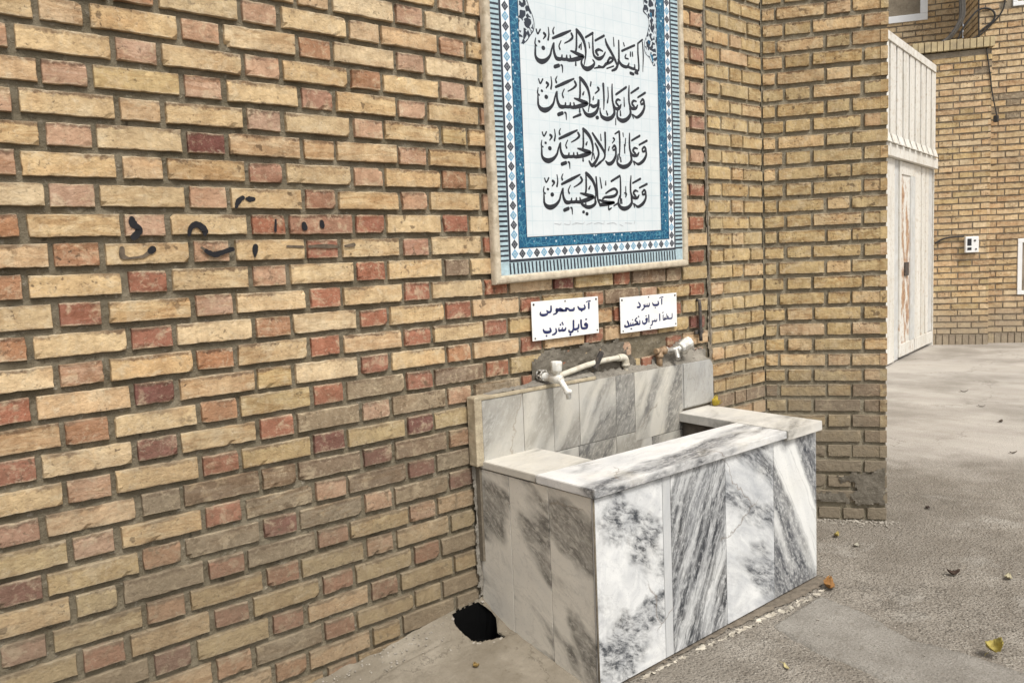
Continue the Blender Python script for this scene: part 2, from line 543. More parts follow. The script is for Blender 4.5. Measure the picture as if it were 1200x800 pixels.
# pen strokes of the lettering, in metres on the wall plane: (x, z, width)
TRACES = {
  'calligraphy': [[(1.579,2.0377,0.0023),(1.5787,2.0211,0.0043),(1.5784,1.9989,0.0058),(1.5886,1.9858,0.0089),(1.6078,1.9823,0.0105),(1.6307,1.9913,0.0077),(1.6485,2.009,0.0054),(1.6559,2.0285,0.0043),(1.6651,2.05,0.0031)],[(1.6688,2.0523,0.0039),(1.6671,2.0295,0.0058),(1.6722,2.0112,0.0074),(1.6816,2.0015,0.0085),(1.7021,2.0033,0.0066),(1.7067,2.0163,0.0035)],[(1.697,2.0029,0.0062),(1.7253,2.0046,0.0066),(1.73,2.0184,0.0035)],[(1.7243,2.0045,0.0062),(1.7472,2.0046,0.007),(1.7473,2.02,0.0035)],[(1.7511,2.0368,0.0031),(1.7667,2.0345,0.0058),(1.7901,2.0297,0.0081),(1.8154,2.0251,0.0066),(1.789,2.0149,0.0093),(1.7514,2.005,0.0077)],[(1.7835,2.113,0.0039),(1.7824,2.0829,0.005),(1.7801,2.0519,0.0054),(1.7745,2.034,0.0046)],[(1.7847,2.1139,0.0074),(1.8007,2.1022,0.0089),(1.818,2.0828,0.0081),(1.8269,2.0565,0.0062),(1.8265,2.0292,0.0043),(1.817,1.9952,0.0023)],[(1.664,2.0686,0.005),(1.7111,2.0887,0.007),(1.7538,2.1074,0.0035)],[(1.7572,2.0975,0.0054),(1.7626,2.0854,0.0058),(1.7459,2.0715,0.0039),(1.7217,2.0595,0.0023)],[(1.5867,2.0874,0.0031),(1.5929,2.0734,0.0031),(1.6053,2.0895,0.0035)],[(1.6226,2.0792,0.0058),(1.6296,2.0736,0.005),(1.6187,2.0602,0.0023)],[(1.6441,2.102,0.0023),(1.6459,2.0798,0.0035),(1.641,2.0606,0.0046)],[(1.6729,2.1071,0.0019),(1.666,2.0951,0.0035),(1.6678,2.0859,0.005)],[(1.6153,2.0291,0.0085),(1.6183,2.0293,0.0085)],[(1.5973,2.0488,0.005),(1.5997,2.0483,0.005)],[(1.582,2.0575,0.0019),(1.5782,2.0395,0.0035),(1.5858,2.0321,0.0027)],[(1.6693,1.9721,0.0077),(1.6885,1.9786,0.0077)],[(1.7005,1.9815,0.0039),(1.7059,1.9782,0.0043),(1.7063,1.9573,0.0019)],[(1.7042,2.0653,0.0023),(1.6937,2.0472,0.0031),(1.6969,2.0362,0.0046)],[(1.7748,2.0021,0.0031),(1.774,1.9904,0.005)],[(1.7946,2.0553,0.005),(1.8007,2.0655,0.0027)],[(1.8094,2.0164,0.0031),(1.8032,2.0013,0.0058),(1.8136,1.9875,0.0081),(1.8345,1.9839,0.0101),(1.8597,1.9949,0.0081),(1.8722,2.0097,0.005),(1.8642,2.0194,0.0035)],[(1.868,2.1125,0.0031),(1.8664,2.066,0.005),(1.8691,2.0398,0.0058),(1.8816,2.0292,0.0066),(1.901,2.0285,0.0081),(1.9199,2.0394,0.0054),(1.9322,2.0556,0.0031)],[(1.9184,2.0576,0.0031),(1.8984,2.0608,0.0054),(1.8821,2.0521,0.0066),(1.8918,2.0408,0.0054)],[(1.9429,2.0222,0.0054),(1.9582,2.0388,0.0058),(1.9733,2.0337,0.005),(1.9587,2.0222,0.005),(1.9349,2.0135,0.0066),(1.9169,1.9997,0.005),(1.894,2.0016,0.0039)],[(1.8707,1.9905,0.0023),(1.8984,1.9976,0.0046),(1.9169,1.9997,0.0046)],[(1.9349,2.1029,0.0039),(1.9427,2.0839,0.0074),(1.965,2.0598,0.0074),(1.9874,2.0315,0.0066),(1.9967,2.0123,0.0035)],[(2.0086,2.1077,0.0039),(2.008,2.0654,0.005),(2.0054,2.0338,0.0058),(1.9904,2.0045,0.0066),(1.9668,1.9932,0.0046)],[(2.0044,2.0375,0.0054),(2.0217,2.02,0.0074),(2.0519,2.0169,0.0066),(2.0641,2.0319,0.0031)],[(2.0592,2.0178,0.0058),(2.093,2.0146,0.0058),(2.0968,2.0298,0.0031)],[(2.09,2.0154,0.0054),(2.1192,2.0136,0.005),(2.1175,2.0796,0.005),(2.1189,2.1126,0.0039)],[(2.1457,2.1214,0.0031),(2.1487,2.0716,0.0039),(2.1437,2.0096,0.0015)],[(2.1176,2.1124,0.0039),(2.146,2.1303,0.0043)],[(1.8297,2.095,0.0043),(1.8681,2.1155,0.0054)],[(1.8799,2.0906,0.0046),(1.9279,2.1145,0.0054)],[(2.0251,2.0727,0.005),(2.0986,2.103,0.005)],[(1.8066,2.0719,0.0023),(1.8044,2.0495,0.0035)],[(1.8457,2.0791,0.0023),(1.8487,2.061,0.0035)],[(1.9793,2.1153,0.0023),(1.9815,2.0845,0.0035)],[(2.0355,2.1036,0.0027),(2.0393,2.0931,0.0035)],[(2.0477,2.0619,0.0031),(2.0423,2.0493,0.0039),(2.0605,2.0477,0.0031)],[(2.0739,2.0739,0.0035),(2.0733,2.06,0.0039)],[(2.085,2.0754,0.0035),(2.0857,2.0616,0.0039)],[(2.0706,1.996,0.0066),(2.0878,1.994,0.0066)],[(2.0987,2.0013,0.0058),(2.1124,1.9996,0.0062)],[(1.9377,1.9976,0.0027),(1.9758,2.0106,0.0031)],[(1.5827,1.8721,0.0023),(1.5828,1.8559,0.0043),(1.5832,1.8343,0.0058),(1.5941,1.8215,0.0089),(1.6142,1.8181,0.0105),(1.6377,1.8271,0.0077),(1.6556,1.8445,0.0054),(1.6628,1.8635,0.0043),(1.6717,1.8846,0.0031)],[(1.6754,1.8868,0.0039),(1.6743,1.8646,0.0058),(1.6802,1.8467,0.0074),(1.6902,1.8372,0.0085),(1.7115,1.8391,0.0066),(1.7158,1.8518,0.0035)],[(1.7061,1.8387,0.0062),(1.7356,1.8405,0.0066),(1.74,1.854,0.0035)],[(1.7345,1.8404,0.0062),(1.7583,1.8406,0.007),(1.7579,1.8556,0.0035)],[(1.7614,1.8721,0.0031),(1.7777,1.8699,0.0058),(1.8022,1.8653,0.0081),(1.8287,1.8609,0.0066),(1.8015,1.8509,0.0093),(1.7626,1.841,0.0077)],[(1.7929,1.9467,0.0039),(1.7926,1.9173,0.005),(1.7911,1.887,0.0054),(1.7859,1.8695,0.0046)],[(1.794,1.9476,0.0074),(1.8111,1.9363,0.0089),(1.8297,1.9174,0.0081),(1.8396,1.8917,0.0062),(1.8401,1.865,0.0043),(1.8312,1.8318,0.0023)],[(1.67,1.9028,0.005),(1.7183,1.9226,0.007),(1.7621,1.9411,0.0035)],[(1.766,1.9314,0.0054),(1.7719,1.9197,0.0058),(1.755,1.9059,0.0039),(1.7302,1.8941,0.0023)],[(1.5892,1.9207,0.0031),(1.5961,1.907,0.0031),(1.6085,1.9228,0.0035)],[(1.6267,1.9128,0.0058),(1.6341,1.9074,0.005),(1.6232,1.8943,0.0023)],[(1.6484,1.9352,0.0023),(1.6509,1.9136,0.0035),(1.6463,1.8948,0.0046)],[(1.6782,1.9403,0.0019),(1.6713,1.9286,0.0035),(1.6735,1.9196,0.005)],[(1.6206,1.8639,0.0085),(1.6237,1.8642,0.0085)],[(1.6013,1.883,0.005),(1.6038,1.8825,0.005)],[(1.5852,1.8915,0.0019),(1.5818,1.8738,0.0035),(1.5899,1.8667,0.0027)],[(1.6783,1.8085,0.0077),(1.6981,1.8149,0.0077)],[(1.7104,1.8178,0.0039),(1.7161,1.8146,0.0043),(1.7172,1.7941,0.0019)],[(1.7119,1.8997,0.0023),(1.7014,1.882,0.0031),(1.7051,1.8712,0.0046)],[(1.7871,1.8382,0.0031),(1.7866,1.8268,0.005)],[(1.8061,1.8904,0.005),(1.8122,1.9004,0.0027)],[(1.9646,1.943,0.0031),(1.9632,1.9116,0.0054),(1.9658,1.8765,0.0058),(1.9797,1.8561,0.0066),(2.0008,1.858,0.0074),(2.0117,1.8728,0.0035)],[(2.0081,1.8883,0.0031),(1.9932,1.8897,0.0054),(1.9837,1.8782,0.0054),(1.9993,1.8658,0.005)],[(1.9666,1.8688,0.0046),(1.9731,1.8398,0.0074),(1.9574,1.8208,0.0089),(1.9305,1.8128,0.0097),(1.9046,1.8185,0.0081),(1.8955,1.8333,0.005),(1.8945,1.8487,0.0027)],[(1.9289,1.8412,0.0031),(1.9342,1.8287,0.005)],[(1.985,1.9078,0.005),(2.0437,1.9402,0.0054)],[(1.9404,1.9288,0.0023),(1.9414,1.8977,0.0035),(1.9362,1.8738,0.0046)],[(1.9793,1.8186,0.0023),(1.9783,1.796,0.0031)],[(1.9159,1.9386,0.0066),(1.9173,1.907,0.0054),(1.9171,1.876,0.0046),(1.9146,1.8466,0.0023)],[(1.89,1.8773,0.0039),(1.8861,1.8538,0.0058),(1.8707,1.8312,0.0081),(1.8446,1.8187,0.0097),(1.8195,1.8212,0.0081),(1.8037,1.8389,0.0043)],[(1.8464,1.856,0.0062),(1.8603,1.8523,0.0077),(1.8807,1.861,0.005),(1.8854,1.8777,0.0031)],[(1.8756,1.8135,0.0081),(1.8802,1.8139,0.0081)],[(1.8503,1.9386,0.0039),(1.8468,1.9249,0.0035)],[(1.8864,1.9221,0.0058),(1.8918,1.9153,0.0043),(1.8711,1.9005,0.0027)],[(1.862,1.8881,0.0023),(1.8587,1.8775,0.0043)],[(1.7527,1.8044,0.0039),(1.79,1.8176,0.0058)],[(2.1257,1.8932,0.0039),(2.1388,1.9038,0.0058),(2.1466,1.8931,0.0062),(2.1297,1.8842,0.0046),(2.1263,1.8933,0.0039)],[(2.1467,1.8951,0.005),(2.1471,1.8728,0.0066),(2.1302,1.8489,0.0081),(2.1011,1.8323,0.0062),(2.0796,1.8407,0.0027)],[(2.0606,1.9471,0.0031),(2.0579,1.9129,0.0054),(2.0596,1.8811,0.0058),(2.0725,1.8642,0.0066),(2.0963,1.8663,0.0066),(2.1074,1.8782,0.0035)],[(2.1005,1.8929,0.0031),(2.0849,1.8935,0.0054),(2.0751,1.8825,0.0058),(2.0871,1.8723,0.0054)],[(2.0598,1.8851,0.0046),(2.0631,1.8614,0.0058),(2.0641,1.8414,0.0077),(2.0448,1.8218,0.0089),(2.017,1.8128,0.0097),(1.9931,1.8197,0.0074),(1.9878,1.8351,0.005),(1.9948,1.8594,0.0027)],[(2.0064,1.8486,0.0031),(2.0075,1.8328,0.0046)],[(2.0298,1.9003,0.0027),(2.0303,1.8685,0.0035)],[(2.0705,1.921,0.0043),(2.1152,1.9448,0.0054)],[(2.1105,1.9088,0.0043),(2.1545,1.9305,0.0054)],[(2.0752,1.8403,0.0039),(2.0809,1.8279,0.0035)],[(1.5908,1.6958,0.0023),(1.5911,1.6805,0.0043),(1.5916,1.6602,0.0058),(1.6027,1.6481,0.0089),(1.6228,1.6449,0.0105),(1.6463,1.6533,0.0077),(1.6641,1.6696,0.0054),(1.6712,1.6875,0.0043),(1.6799,1.7073,0.0031)],[(1.6836,1.7094,0.0039),(1.6827,1.6885,0.0058),(1.6887,1.6717,0.0074),(1.6988,1.6628,0.0085),(1.7201,1.6645,0.0066),(1.7244,1.6764,0.0035)],[(1.7148,1.6641,0.0062),(1.7442,1.6658,0.0066),(1.7486,1.6785,0.0035)],[(1.7432,1.6657,0.0062),(1.7669,1.6659,0.007),(1.7665,1.68,0.0035)],[(1.7699,1.6955,0.0031),(1.7861,1.6933,0.0058),(1.8107,1.689,0.0081),(1.8372,1.6848,0.0066),(1.8101,1.6754,0.0093),(1.7713,1.6662,0.0077)],[(1.8008,1.7656,0.0039),(1.8007,1.7379,0.005),(1.7994,1.7094,0.0054),(1.7943,1.693,0.0046)],[(1.8019,1.7664,0.0074),(1.8191,1.7557,0.0089),(1.8378,1.7379,0.0081),(1.848,1.7138,0.0062),(1.8486,1.6887,0.0043),(1.84,1.6574,0.0023)],[(1.6781,1.7245,0.005),(1.7263,1.743,0.007),(1.77,1.7604,0.0035)],[(1.7739,1.7512,0.0054),(1.78,1.7402,0.0058),(1.7631,1.7273,0.0039),(1.7384,1.7162,0.0023)],[(1.597,1.7415,0.0031),(1.604,1.7286,0.0031),(1.6163,1.7434,0.0035)],[(1.6347,1.734,0.0058),(1.6421,1.7289,0.005),(1.6313,1.7166,0.0023)],[(1.6562,1.755,0.0023),(1.6588,1.7347,0.0035),(1.6544,1.7171,0.0046)],[(1.6859,1.7598,0.0019),(1.6792,1.7487,0.0035),(1.6814,1.7403,0.005)],[(1.6289,1.688,0.0085),(1.632,1.6882,0.0085)],[(1.6095,1.706,0.005),(1.612,1.7056,0.005)],[(1.5932,1.714,0.0019),(1.5899,1.6974,0.0035),(1.5981,1.6907,0.0027)],[(1.6871,1.6357,0.0077),(1.7069,1.6418,0.0077)],[(1.7192,1.6445,0.0039),(1.7249,1.6414,0.0043),(1.7262,1.6222,0.0019)],[(1.72,1.7215,0.0023),(1.7097,1.7049,0.0031),(1.7135,1.6947,0.0046)],[(1.7958,1.6636,0.0031),(1.7954,1.6528,0.005)],[(1.8145,1.7125,0.005),(1.8204,1.722,0.0027)],[(1.8501,1.7552,0.0046),(1.8746,1.7289,0.0074),(1.8966,1.7069,0.0074),(1.913,1.6842,0.0058),(1.9063,1.6642,0.0046),(1.8766,1.6472,0.0039)],[(1.9177,1.761,0.0058),(1.9176,1.7198,0.0054),(1.914,1.6784,0.0035)],[(1.8627,1.7185,0.0039),(1.8745,1.7017,0.0058),(1.8792,1.6786,0.0058),(1.8595,1.6503,0.0074),(1.8418,1.6379,0.0081),(1.8272,1.6527,0.0043)],[(1.8524,1.6818,0.0027),(1.8556,1.6649,0.0043)],[(1.9553,1.707,0.0039),(1.9676,1.7169,0.0058),(1.9755,1.7054,0.0058),(1.9592,1.7001,0.0039)],[(1.975,1.7074,0.005),(1.9732,1.6794,0.0066),(1.9542,1.6546,0.0081),(1.9319,1.6477,0.0081),(1.9165,1.6569,0.0035)],[(1.997,1.7704,0.0058),(1.9984,1.7326,0.0054),(1.9952,1.6885,0.0039),(1.9894,1.6662,0.0027)],[(1.9629,1.7443,0.005),(1.9698,1.7396,0.0035),(1.9561,1.7261,0.0023)],[(1.9726,1.7608,0.0031),(1.9953,1.7722,0.0043)],[(1.893,1.7542,0.0023),(1.8949,1.7321,0.0035)],[(1.9389,1.7112,0.0027),(1.9342,1.6984,0.0039)],[(1.8587,1.6339,0.0046),(1.8895,1.6525,0.0054)],[(2.0325,1.7476,0.0027),(2.0282,1.7196,0.0035)],[(2.018,1.7666,0.0031),(2.0193,1.7539,0.0023)],[(2.1273,1.7122,0.0039),(2.1412,1.7219,0.0058),(2.1499,1.711,0.0062),(2.1319,1.7033,0.0046),(2.128,1.7123,0.0039)],[(2.15,1.713,0.005),(2.1509,1.6911,0.0066),(2.1333,1.6687,0.0081),(2.1024,1.6541,0.0062),(2.079,1.6634,0.0027)],[(2.0559,1.7684,0.0031),(2.0539,1.7352,0.0054),(2.0565,1.704,0.0058),(2.0708,1.6868,0.0066),(2.0963,1.6875,0.0066),(2.108,1.6986,0.0035)],[(2.1002,1.7133,0.0031),(2.0834,1.7147,0.0054),(2.0732,1.7045,0.0058),(2.0864,1.694,0.0054)],[(2.0566,1.7079,0.0046),(2.0608,1.6846,0.0058),(2.0624,1.665,0.0077),(2.0421,1.6469,0.0089),(2.0124,1.6397,0.0097),(1.9866,1.6477,0.0074),(1.9805,1.663,0.005),(1.9875,1.6864,0.0027)],[(2.0002,1.6751,0.0031),(2.0018,1.6597,0.0046)],[(2.0241,1.7243,0.0027),(2.0253,1.6933,0.0035)],[(2.0673,1.7423,0.0043),(2.1147,1.7632,0.0054)],[(2.1107,1.7283,0.0043),(2.1575,1.7471,0.0054)],[(2.0743,1.6633,0.0039),(2.0808,1.6509,0.0035)],[(1.5933,1.5357,0.0023),(1.5935,1.5199,0.0043),(1.5939,1.4988,0.0058),(1.6051,1.4863,0.0089),(1.6256,1.4829,0.0105),(1.6497,1.4916,0.0077),(1.668,1.5084,0.0054),(1.6753,1.5269,0.0043),(1.6843,1.5474,0.0031)],[(1.6882,1.5495,0.0039),(1.6871,1.5279,0.0058),(1.6931,1.5105,0.0074),(1.7034,1.5012,0.0085),(1.7251,1.503,0.0066),(1.7296,1.5153,0.0035)],[(1.7197,1.5025,0.0062),(1.7498,1.5042,0.0066),(1.7543,1.5173,0.0035)],[(1.7487,1.5041,0.0062),(1.773,1.5042,0.007),(1.7726,1.5188,0.0035)],[(1.7762,1.5349,0.0031),(1.7928,1.5326,0.0058),(1.8179,1.5281,0.0081),(1.845,1.5237,0.0066),(1.8172,1.514,0.0093),(1.7775,1.5046,0.0077)],[(1.8082,1.6074,0.0039),(1.808,1.5788,0.005),(1.8065,1.5492,0.0054),(1.8012,1.5322,0.0046)],[(1.8094,1.6083,0.0074),(1.8269,1.5971,0.0089),(1.8459,1.5787,0.0081),(1.8562,1.5536,0.0062),(1.8567,1.5276,0.0043),(1.8477,1.4952,0.0023)],[(1.6826,1.5651,0.005),(1.7319,1.5842,0.007),(1.7767,1.602,0.0035)],[(1.7807,1.5926,0.0054),(1.7868,1.5811,0.0058),(1.7695,1.5678,0.0039),(1.7442,1.5564,0.0023)],[(1.5999,1.5829,0.0031),(1.6069,1.5696,0.0031),(1.6196,1.5849,0.0035)],[(1.6383,1.5751,0.0058),(1.6459,1.5698,0.005),(1.6347,1.5571,0.0023)],[(1.6604,1.5968,0.0023),(1.663,1.5757,0.0035),(1.6583,1.5575,0.0046)],[(1.6908,1.6017,0.0019),(1.6839,1.5902,0.0035),(1.6861,1.5815,0.005)],[(1.6321,1.5274,0.0085),(1.6353,1.5277,0.0085)],[(1.6124,1.5462,0.005),(1.6149,1.5457,0.005)],[(1.5958,1.5545,0.0019),(1.5924,1.5373,0.0035),(1.6007,1.5303,0.0027)],[(1.6912,1.4732,0.0077),(1.7115,1.4794,0.0077)],[(1.7241,1.4822,0.0039),(1.7299,1.479,0.0043),(1.7311,1.4591,0.0019)],[(1.7254,1.5619,0.0023),(1.7148,1.5447,0.0031),(1.7186,1.5342,0.0046)],[(1.8025,1.5018,0.0031),(1.802,1.4907,0.005)],[(1.8219,1.5524,0.005),(1.8281,1.5622,0.0027)],[(1.9957,1.6003,0.0039),(1.9954,1.5528,0.0054),(1.9917,1.5083,0.0035),(1.9878,1.4881,0.0027)],[(1.9123,1.5381,0.0039),(1.9364,1.5494,0.005),(1.9618,1.556,0.0058),(1.9757,1.5443,0.0066),(1.9624,1.53,0.0066),(1.9353,1.5247,0.0066),(1.9069,1.523,0.0054),(1.8938,1.5164,0.0046)],[(1.8761,1.5125,0.0039),(1.8992,1.507,0.0066),(1.9284,1.5034,0.0081),(1.9595,1.5047,0.005),(1.9223,1.4986,0.0081),(1.8799,1.4941,0.0077)],[(1.8615,1.5958,0.0046),(1.8652,1.5497,0.0054),(1.8676,1.5144,0.0054),(1.8799,1.4941,0.0054)],[(1.8468,1.5258,0.0031),(1.8555,1.5024,0.0058),(1.8348,1.4884,0.0074),(1.8092,1.4854,0.0081),(1.7844,1.4944,0.0062),(1.7727,1.5059,0.0031)],[(1.9439,1.5835,0.005),(1.9928,1.6051,0.0054)],[(1.8828,1.5942,0.0031),(1.8898,1.5574,0.0039)],[(1.9132,1.5833,0.0023),(1.9126,1.5698,0.0043)],[(1.7876,1.4673,0.0066),(1.7909,1.4674,0.0066)],[(1.8052,1.4608,0.0074),(1.8086,1.4609,0.0074)],[(1.925,1.4922,0.0031),(1.9261,1.4775,0.0043),(1.9406,1.4836,0.0027)],[(2.0175,1.5412,0.0031),(2.0279,1.5382,0.0046),(2.023,1.5263,0.0031)],[(1.9547,1.4918,0.0031),(1.9805,1.5029,0.0043)],[(2.1209,1.5463,0.0039),(2.1345,1.555,0.0058),(2.142,1.5436,0.0062),(2.1247,1.5371,0.0046),(2.1216,1.5463,0.0039)],[(2.1421,1.5456,0.005),(2.1417,1.5236,0.0066),(2.1238,1.5025,0.0081),(2.094,1.49,0.0062),(2.0727,1.5009,0.0027)],[(2.0575,1.6073,0.0031),(2.0535,1.5742,0.0054),(2.0541,1.5429,0.0058),(2.0664,1.5248,0.0066),(2.0904,1.5238,0.0066),(2.102,1.534,0.0035)],[(2.0956,1.5492,0.0031),(2.08,1.5518,0.0054),(2.0698,1.5423,0.0058),(2.0814,1.5308,0.0054)],[(2.0544,1.5468,0.0046),(2.0569,1.5232,0.0058),(2.0572,1.5035,0.0077),(2.0371,1.4869,0.0089),(2.0088,1.4816,0.0097),(1.9851,1.4914,0.0074),(1.9803,1.5071,0.005),(1.9883,1.5299,0.0027)],[(1.9995,1.5178,0.0031),(2.0001,1.5023,0.0046)],[(2.0249,1.5654,0.0027),(2.0242,1.5343,0.0035)],[(2.0666,1.5805,0.0043),(2.1123,1.5981,0.0054)],[(2.1063,1.5635,0.0043),(2.1513,1.5791,0.0054)],[(2.0683,1.5011,0.0039),(2.0736,1.4882,0.0035)]],
  'faint': [[(1.6404,1.4261,0.0031),(1.6666,1.4223,0.0031),(1.6722,1.4279,0.0031)],[(1.688,1.4241,0.0031),(1.7149,1.4221,0.0035),(1.7183,1.4355,0.0023)],[(1.7285,1.4221,0.0035),(1.7534,1.4259,0.0031)],[(1.7426,1.4297,0.0023),(1.781,1.4239,0.0035),(1.7926,1.4316,0.0023)],[(1.8033,1.4218,0.0031),(1.832,1.4276,0.0035)],[(1.8432,1.4237,0.0031),(1.8664,1.4276,0.0035),(1.8895,1.4236,0.0031)],[(1.8953,1.4215,0.0035),(1.8989,1.4355,0.0023)],[(1.913,1.4235,0.0035),(1.9489,1.4274,0.0035),(1.9667,1.4213,0.0031)],[(1.9849,1.4213,0.0031),(2.0029,1.4151,0.0031)],[(2.0157,1.4273,0.0031),(2.0529,1.4252,0.0035)],[(2.0685,1.4231,0.0031),(2.0722,1.4354,0.0023)]],
  'sign1': [[(1.8038,1.1312,0.0054),(1.8029,1.1131,0.0049)],[(1.7903,1.1362,0.0022),(1.7986,1.1388,0.0022),(1.8116,1.1392,0.0035)],[(1.7795,1.1258,0.0035),(1.7827,1.1153,0.0052),(1.7697,1.1111,0.0057),(1.7534,1.1135,0.0057),(1.7458,1.1222,0.0035)],[(1.7632,1.1056,0.0037),(1.7657,1.1054,0.0037)],[(1.7254,1.1175,0.0054),(1.7208,1.112,0.0054),(1.703,1.112,0.0049)],[(1.703,1.112,0.0049),(1.6934,1.119,0.0042),(1.6821,1.1198,0.0044),(1.686,1.1132,0.0047),(1.6643,1.1135,0.0049)],[(1.6713,1.1135,0.0049),(1.6549,1.1209,0.0049),(1.647,1.116,0.0049),(1.666,1.1134,0.0049)],[(1.6487,1.1151,0.0049),(1.6375,1.1204,0.0054),(1.6348,1.1143,0.0044),(1.6406,1.1127,0.0049),(1.6326,1.1058,0.004),(1.6194,1.103,0.0025)],[(1.61,1.1328,0.0044),(1.6084,1.1162,0.0052),(1.5987,1.1125,0.0047),(1.5888,1.1177,0.004)],[(1.5935,1.1104,0.004),(1.5848,1.1051,0.0052),(1.5679,1.1044,0.0057),(1.5565,1.1084,0.0044),(1.5585,1.1149,0.003)],[(1.7926,1.0512,0.0049),(1.7844,1.0575,0.0044),(1.7775,1.0524,0.004),(1.7888,1.0484,0.004)],[(1.7922,1.0512,0.0049),(1.7884,1.0411,0.0052),(1.7645,1.0414,0.0052),(1.7596,1.0539,0.0054),(1.7593,1.0699,0.0059)],[(1.7844,1.0726,0.0035),(1.7888,1.0727,0.0035)],[(1.7462,1.0555,0.0044),(1.7427,1.043,0.0052),(1.7209,1.0413,0.0052),(1.7196,1.0572,0.0054),(1.7203,1.0717,0.0054)],[(1.7197,1.0444,0.0054),(1.7105,1.0325,0.0052),(1.6956,1.0345,0.0044),(1.6959,1.0414,0.0027)],[(1.7403,1.0319,0.0037),(1.7421,1.0317,0.0037)],[(1.7004,1.0232,0.0049),(1.7028,1.0229,0.0049)],[(1.6793,1.0497,0.0035),(1.6747,1.0427,0.0054),(1.6607,1.0427,0.0049),(1.6629,1.0518,0.0027)],[(1.6607,1.0427,0.0049),(1.645,1.0428,0.0049),(1.6455,1.0526,0.0027)],[(1.6298,1.0502,0.004),(1.6313,1.0395,0.0049),(1.622,1.0328,0.0044),(1.6109,1.0306,0.0027)],[(1.662,1.0696,0.004),(1.6634,1.0695,0.004)],[(1.6523,1.0636,0.004),(1.654,1.0634,0.004)],[(1.6652,1.0635,0.0035),(1.667,1.0634,0.0035)],[(1.6008,1.0547,0.004),(1.6041,1.0444,0.0054),(1.5883,1.0418,0.0062),(1.5732,1.0447,0.0057),(1.5679,1.053,0.0032)],[(1.5815,1.0295,0.0037),(1.5836,1.0293,0.0037)]],
  'sign2': [[(2.2289,1.1199,0.0046),(2.2282,1.1004,0.0041)],[(2.2157,1.1249,0.0022),(2.2239,1.1275,0.0022),(2.237,1.128,0.0032)],[(2.2051,1.1123,0.0034),(2.2071,1.1013,0.0051),(2.1924,1.0981,0.0053),(2.1765,1.1005,0.0051),(2.1704,1.1081,0.0032)],[(2.186,1.0885,0.0032),(2.188,1.0883,0.0032)],[(2.151,1.1081,0.0029),(2.1486,1.0982,0.0044),(2.1368,1.0983,0.0041),(2.1371,1.1065,0.0024)],[(2.1368,1.0983,0.0041),(2.1242,1.0976,0.0041),(2.1245,1.106,0.0024)],[(2.1166,1.1035,0.0034),(2.1189,1.0931,0.0041),(2.1089,1.0862,0.0034),(2.1018,1.0836,0.0022)],[(2.0849,1.1162,0.0029),(2.0945,1.105,0.0051),(2.09,1.0974,0.0048),(2.0776,1.0975,0.0044)],[(2.2935,1.0564,0.0029),(2.2912,1.0388,0.0036),(2.2719,1.0372,0.0034)],[(2.2719,1.0372,0.0034),(2.2596,1.04,0.0039),(2.2648,1.0475,0.0024),(2.2713,1.0417,0.0024)],[(2.2585,1.0564,0.0027),(2.2588,1.0395,0.0032),(2.2451,1.0372,0.0032)],[(2.2482,1.044,0.0029),(2.2431,1.0399,0.0029),(2.2513,1.038,0.0029),(2.2368,1.0352,0.0032),(2.2355,1.0549,0.0027)],[(2.2309,1.0644,0.0022),(2.2367,1.0658,0.0022)],[(2.2132,1.0597,0.0041),(2.2135,1.0352,0.0041)],[(2.1951,1.0403,0.0029),(2.192,1.0343,0.0034),(2.1828,1.0343,0.0034),(2.183,1.0413,0.0022)],[(2.1828,1.0343,0.0034),(2.1723,1.0346,0.0034)],[(2.166,1.0369,0.0029),(2.1659,1.024,0.0039),(2.1553,1.0179,0.0027)],[(2.1451,1.061,0.0041),(2.1453,1.0342,0.0041)],[(2.1367,1.047,0.0036),(2.1289,1.0488,0.0036),(2.1267,1.0426,0.0036),(2.1345,1.0407,0.0036)],[(2.1346,1.0445,0.0041),(2.1323,1.0357,0.0046),(2.1183,1.0287,0.0051),(2.1068,1.0334,0.0039),(2.1063,1.0409,0.0027)],[(2.1274,1.0592,0.0029),(2.1301,1.059,0.0029)],[(2.1522,1.0096,0.0032),(2.1546,1.0094,0.0032)],[(2.0897,1.0435,0.0034),(2.0876,1.0304,0.0046),(2.0718,1.0312,0.0046)],[(2.0718,1.0312,0.0046),(2.0584,1.0303,0.0044),(2.0778,1.0368,0.0036),(2.0617,1.0465,0.0041),(2.0721,1.0553,0.0034)],[(2.0603,1.0301,0.0044),(2.0481,1.0294,0.0044),(2.0492,1.0386,0.0024)],[(2.0481,1.0294,0.0044),(2.0344,1.0293,0.0044),(2.0359,1.0385,0.0024)],[(2.0344,1.0293,0.0044),(2.0241,1.0264,0.0044)],[(2.0166,1.0463,0.0044),(2.0232,1.0332,0.0051),(2.0169,1.0257,0.0048),(2.0005,1.0276,0.0044),(2.0019,1.0337,0.0029)],[(2.0815,1.0602,0.0032),(2.0846,1.0599,0.0032)],[(2.0353,1.0158,0.0032),(2.0399,1.0154,0.0032)],[(2.0451,1.0503,0.0027),(2.0474,1.0502,0.0027)]],
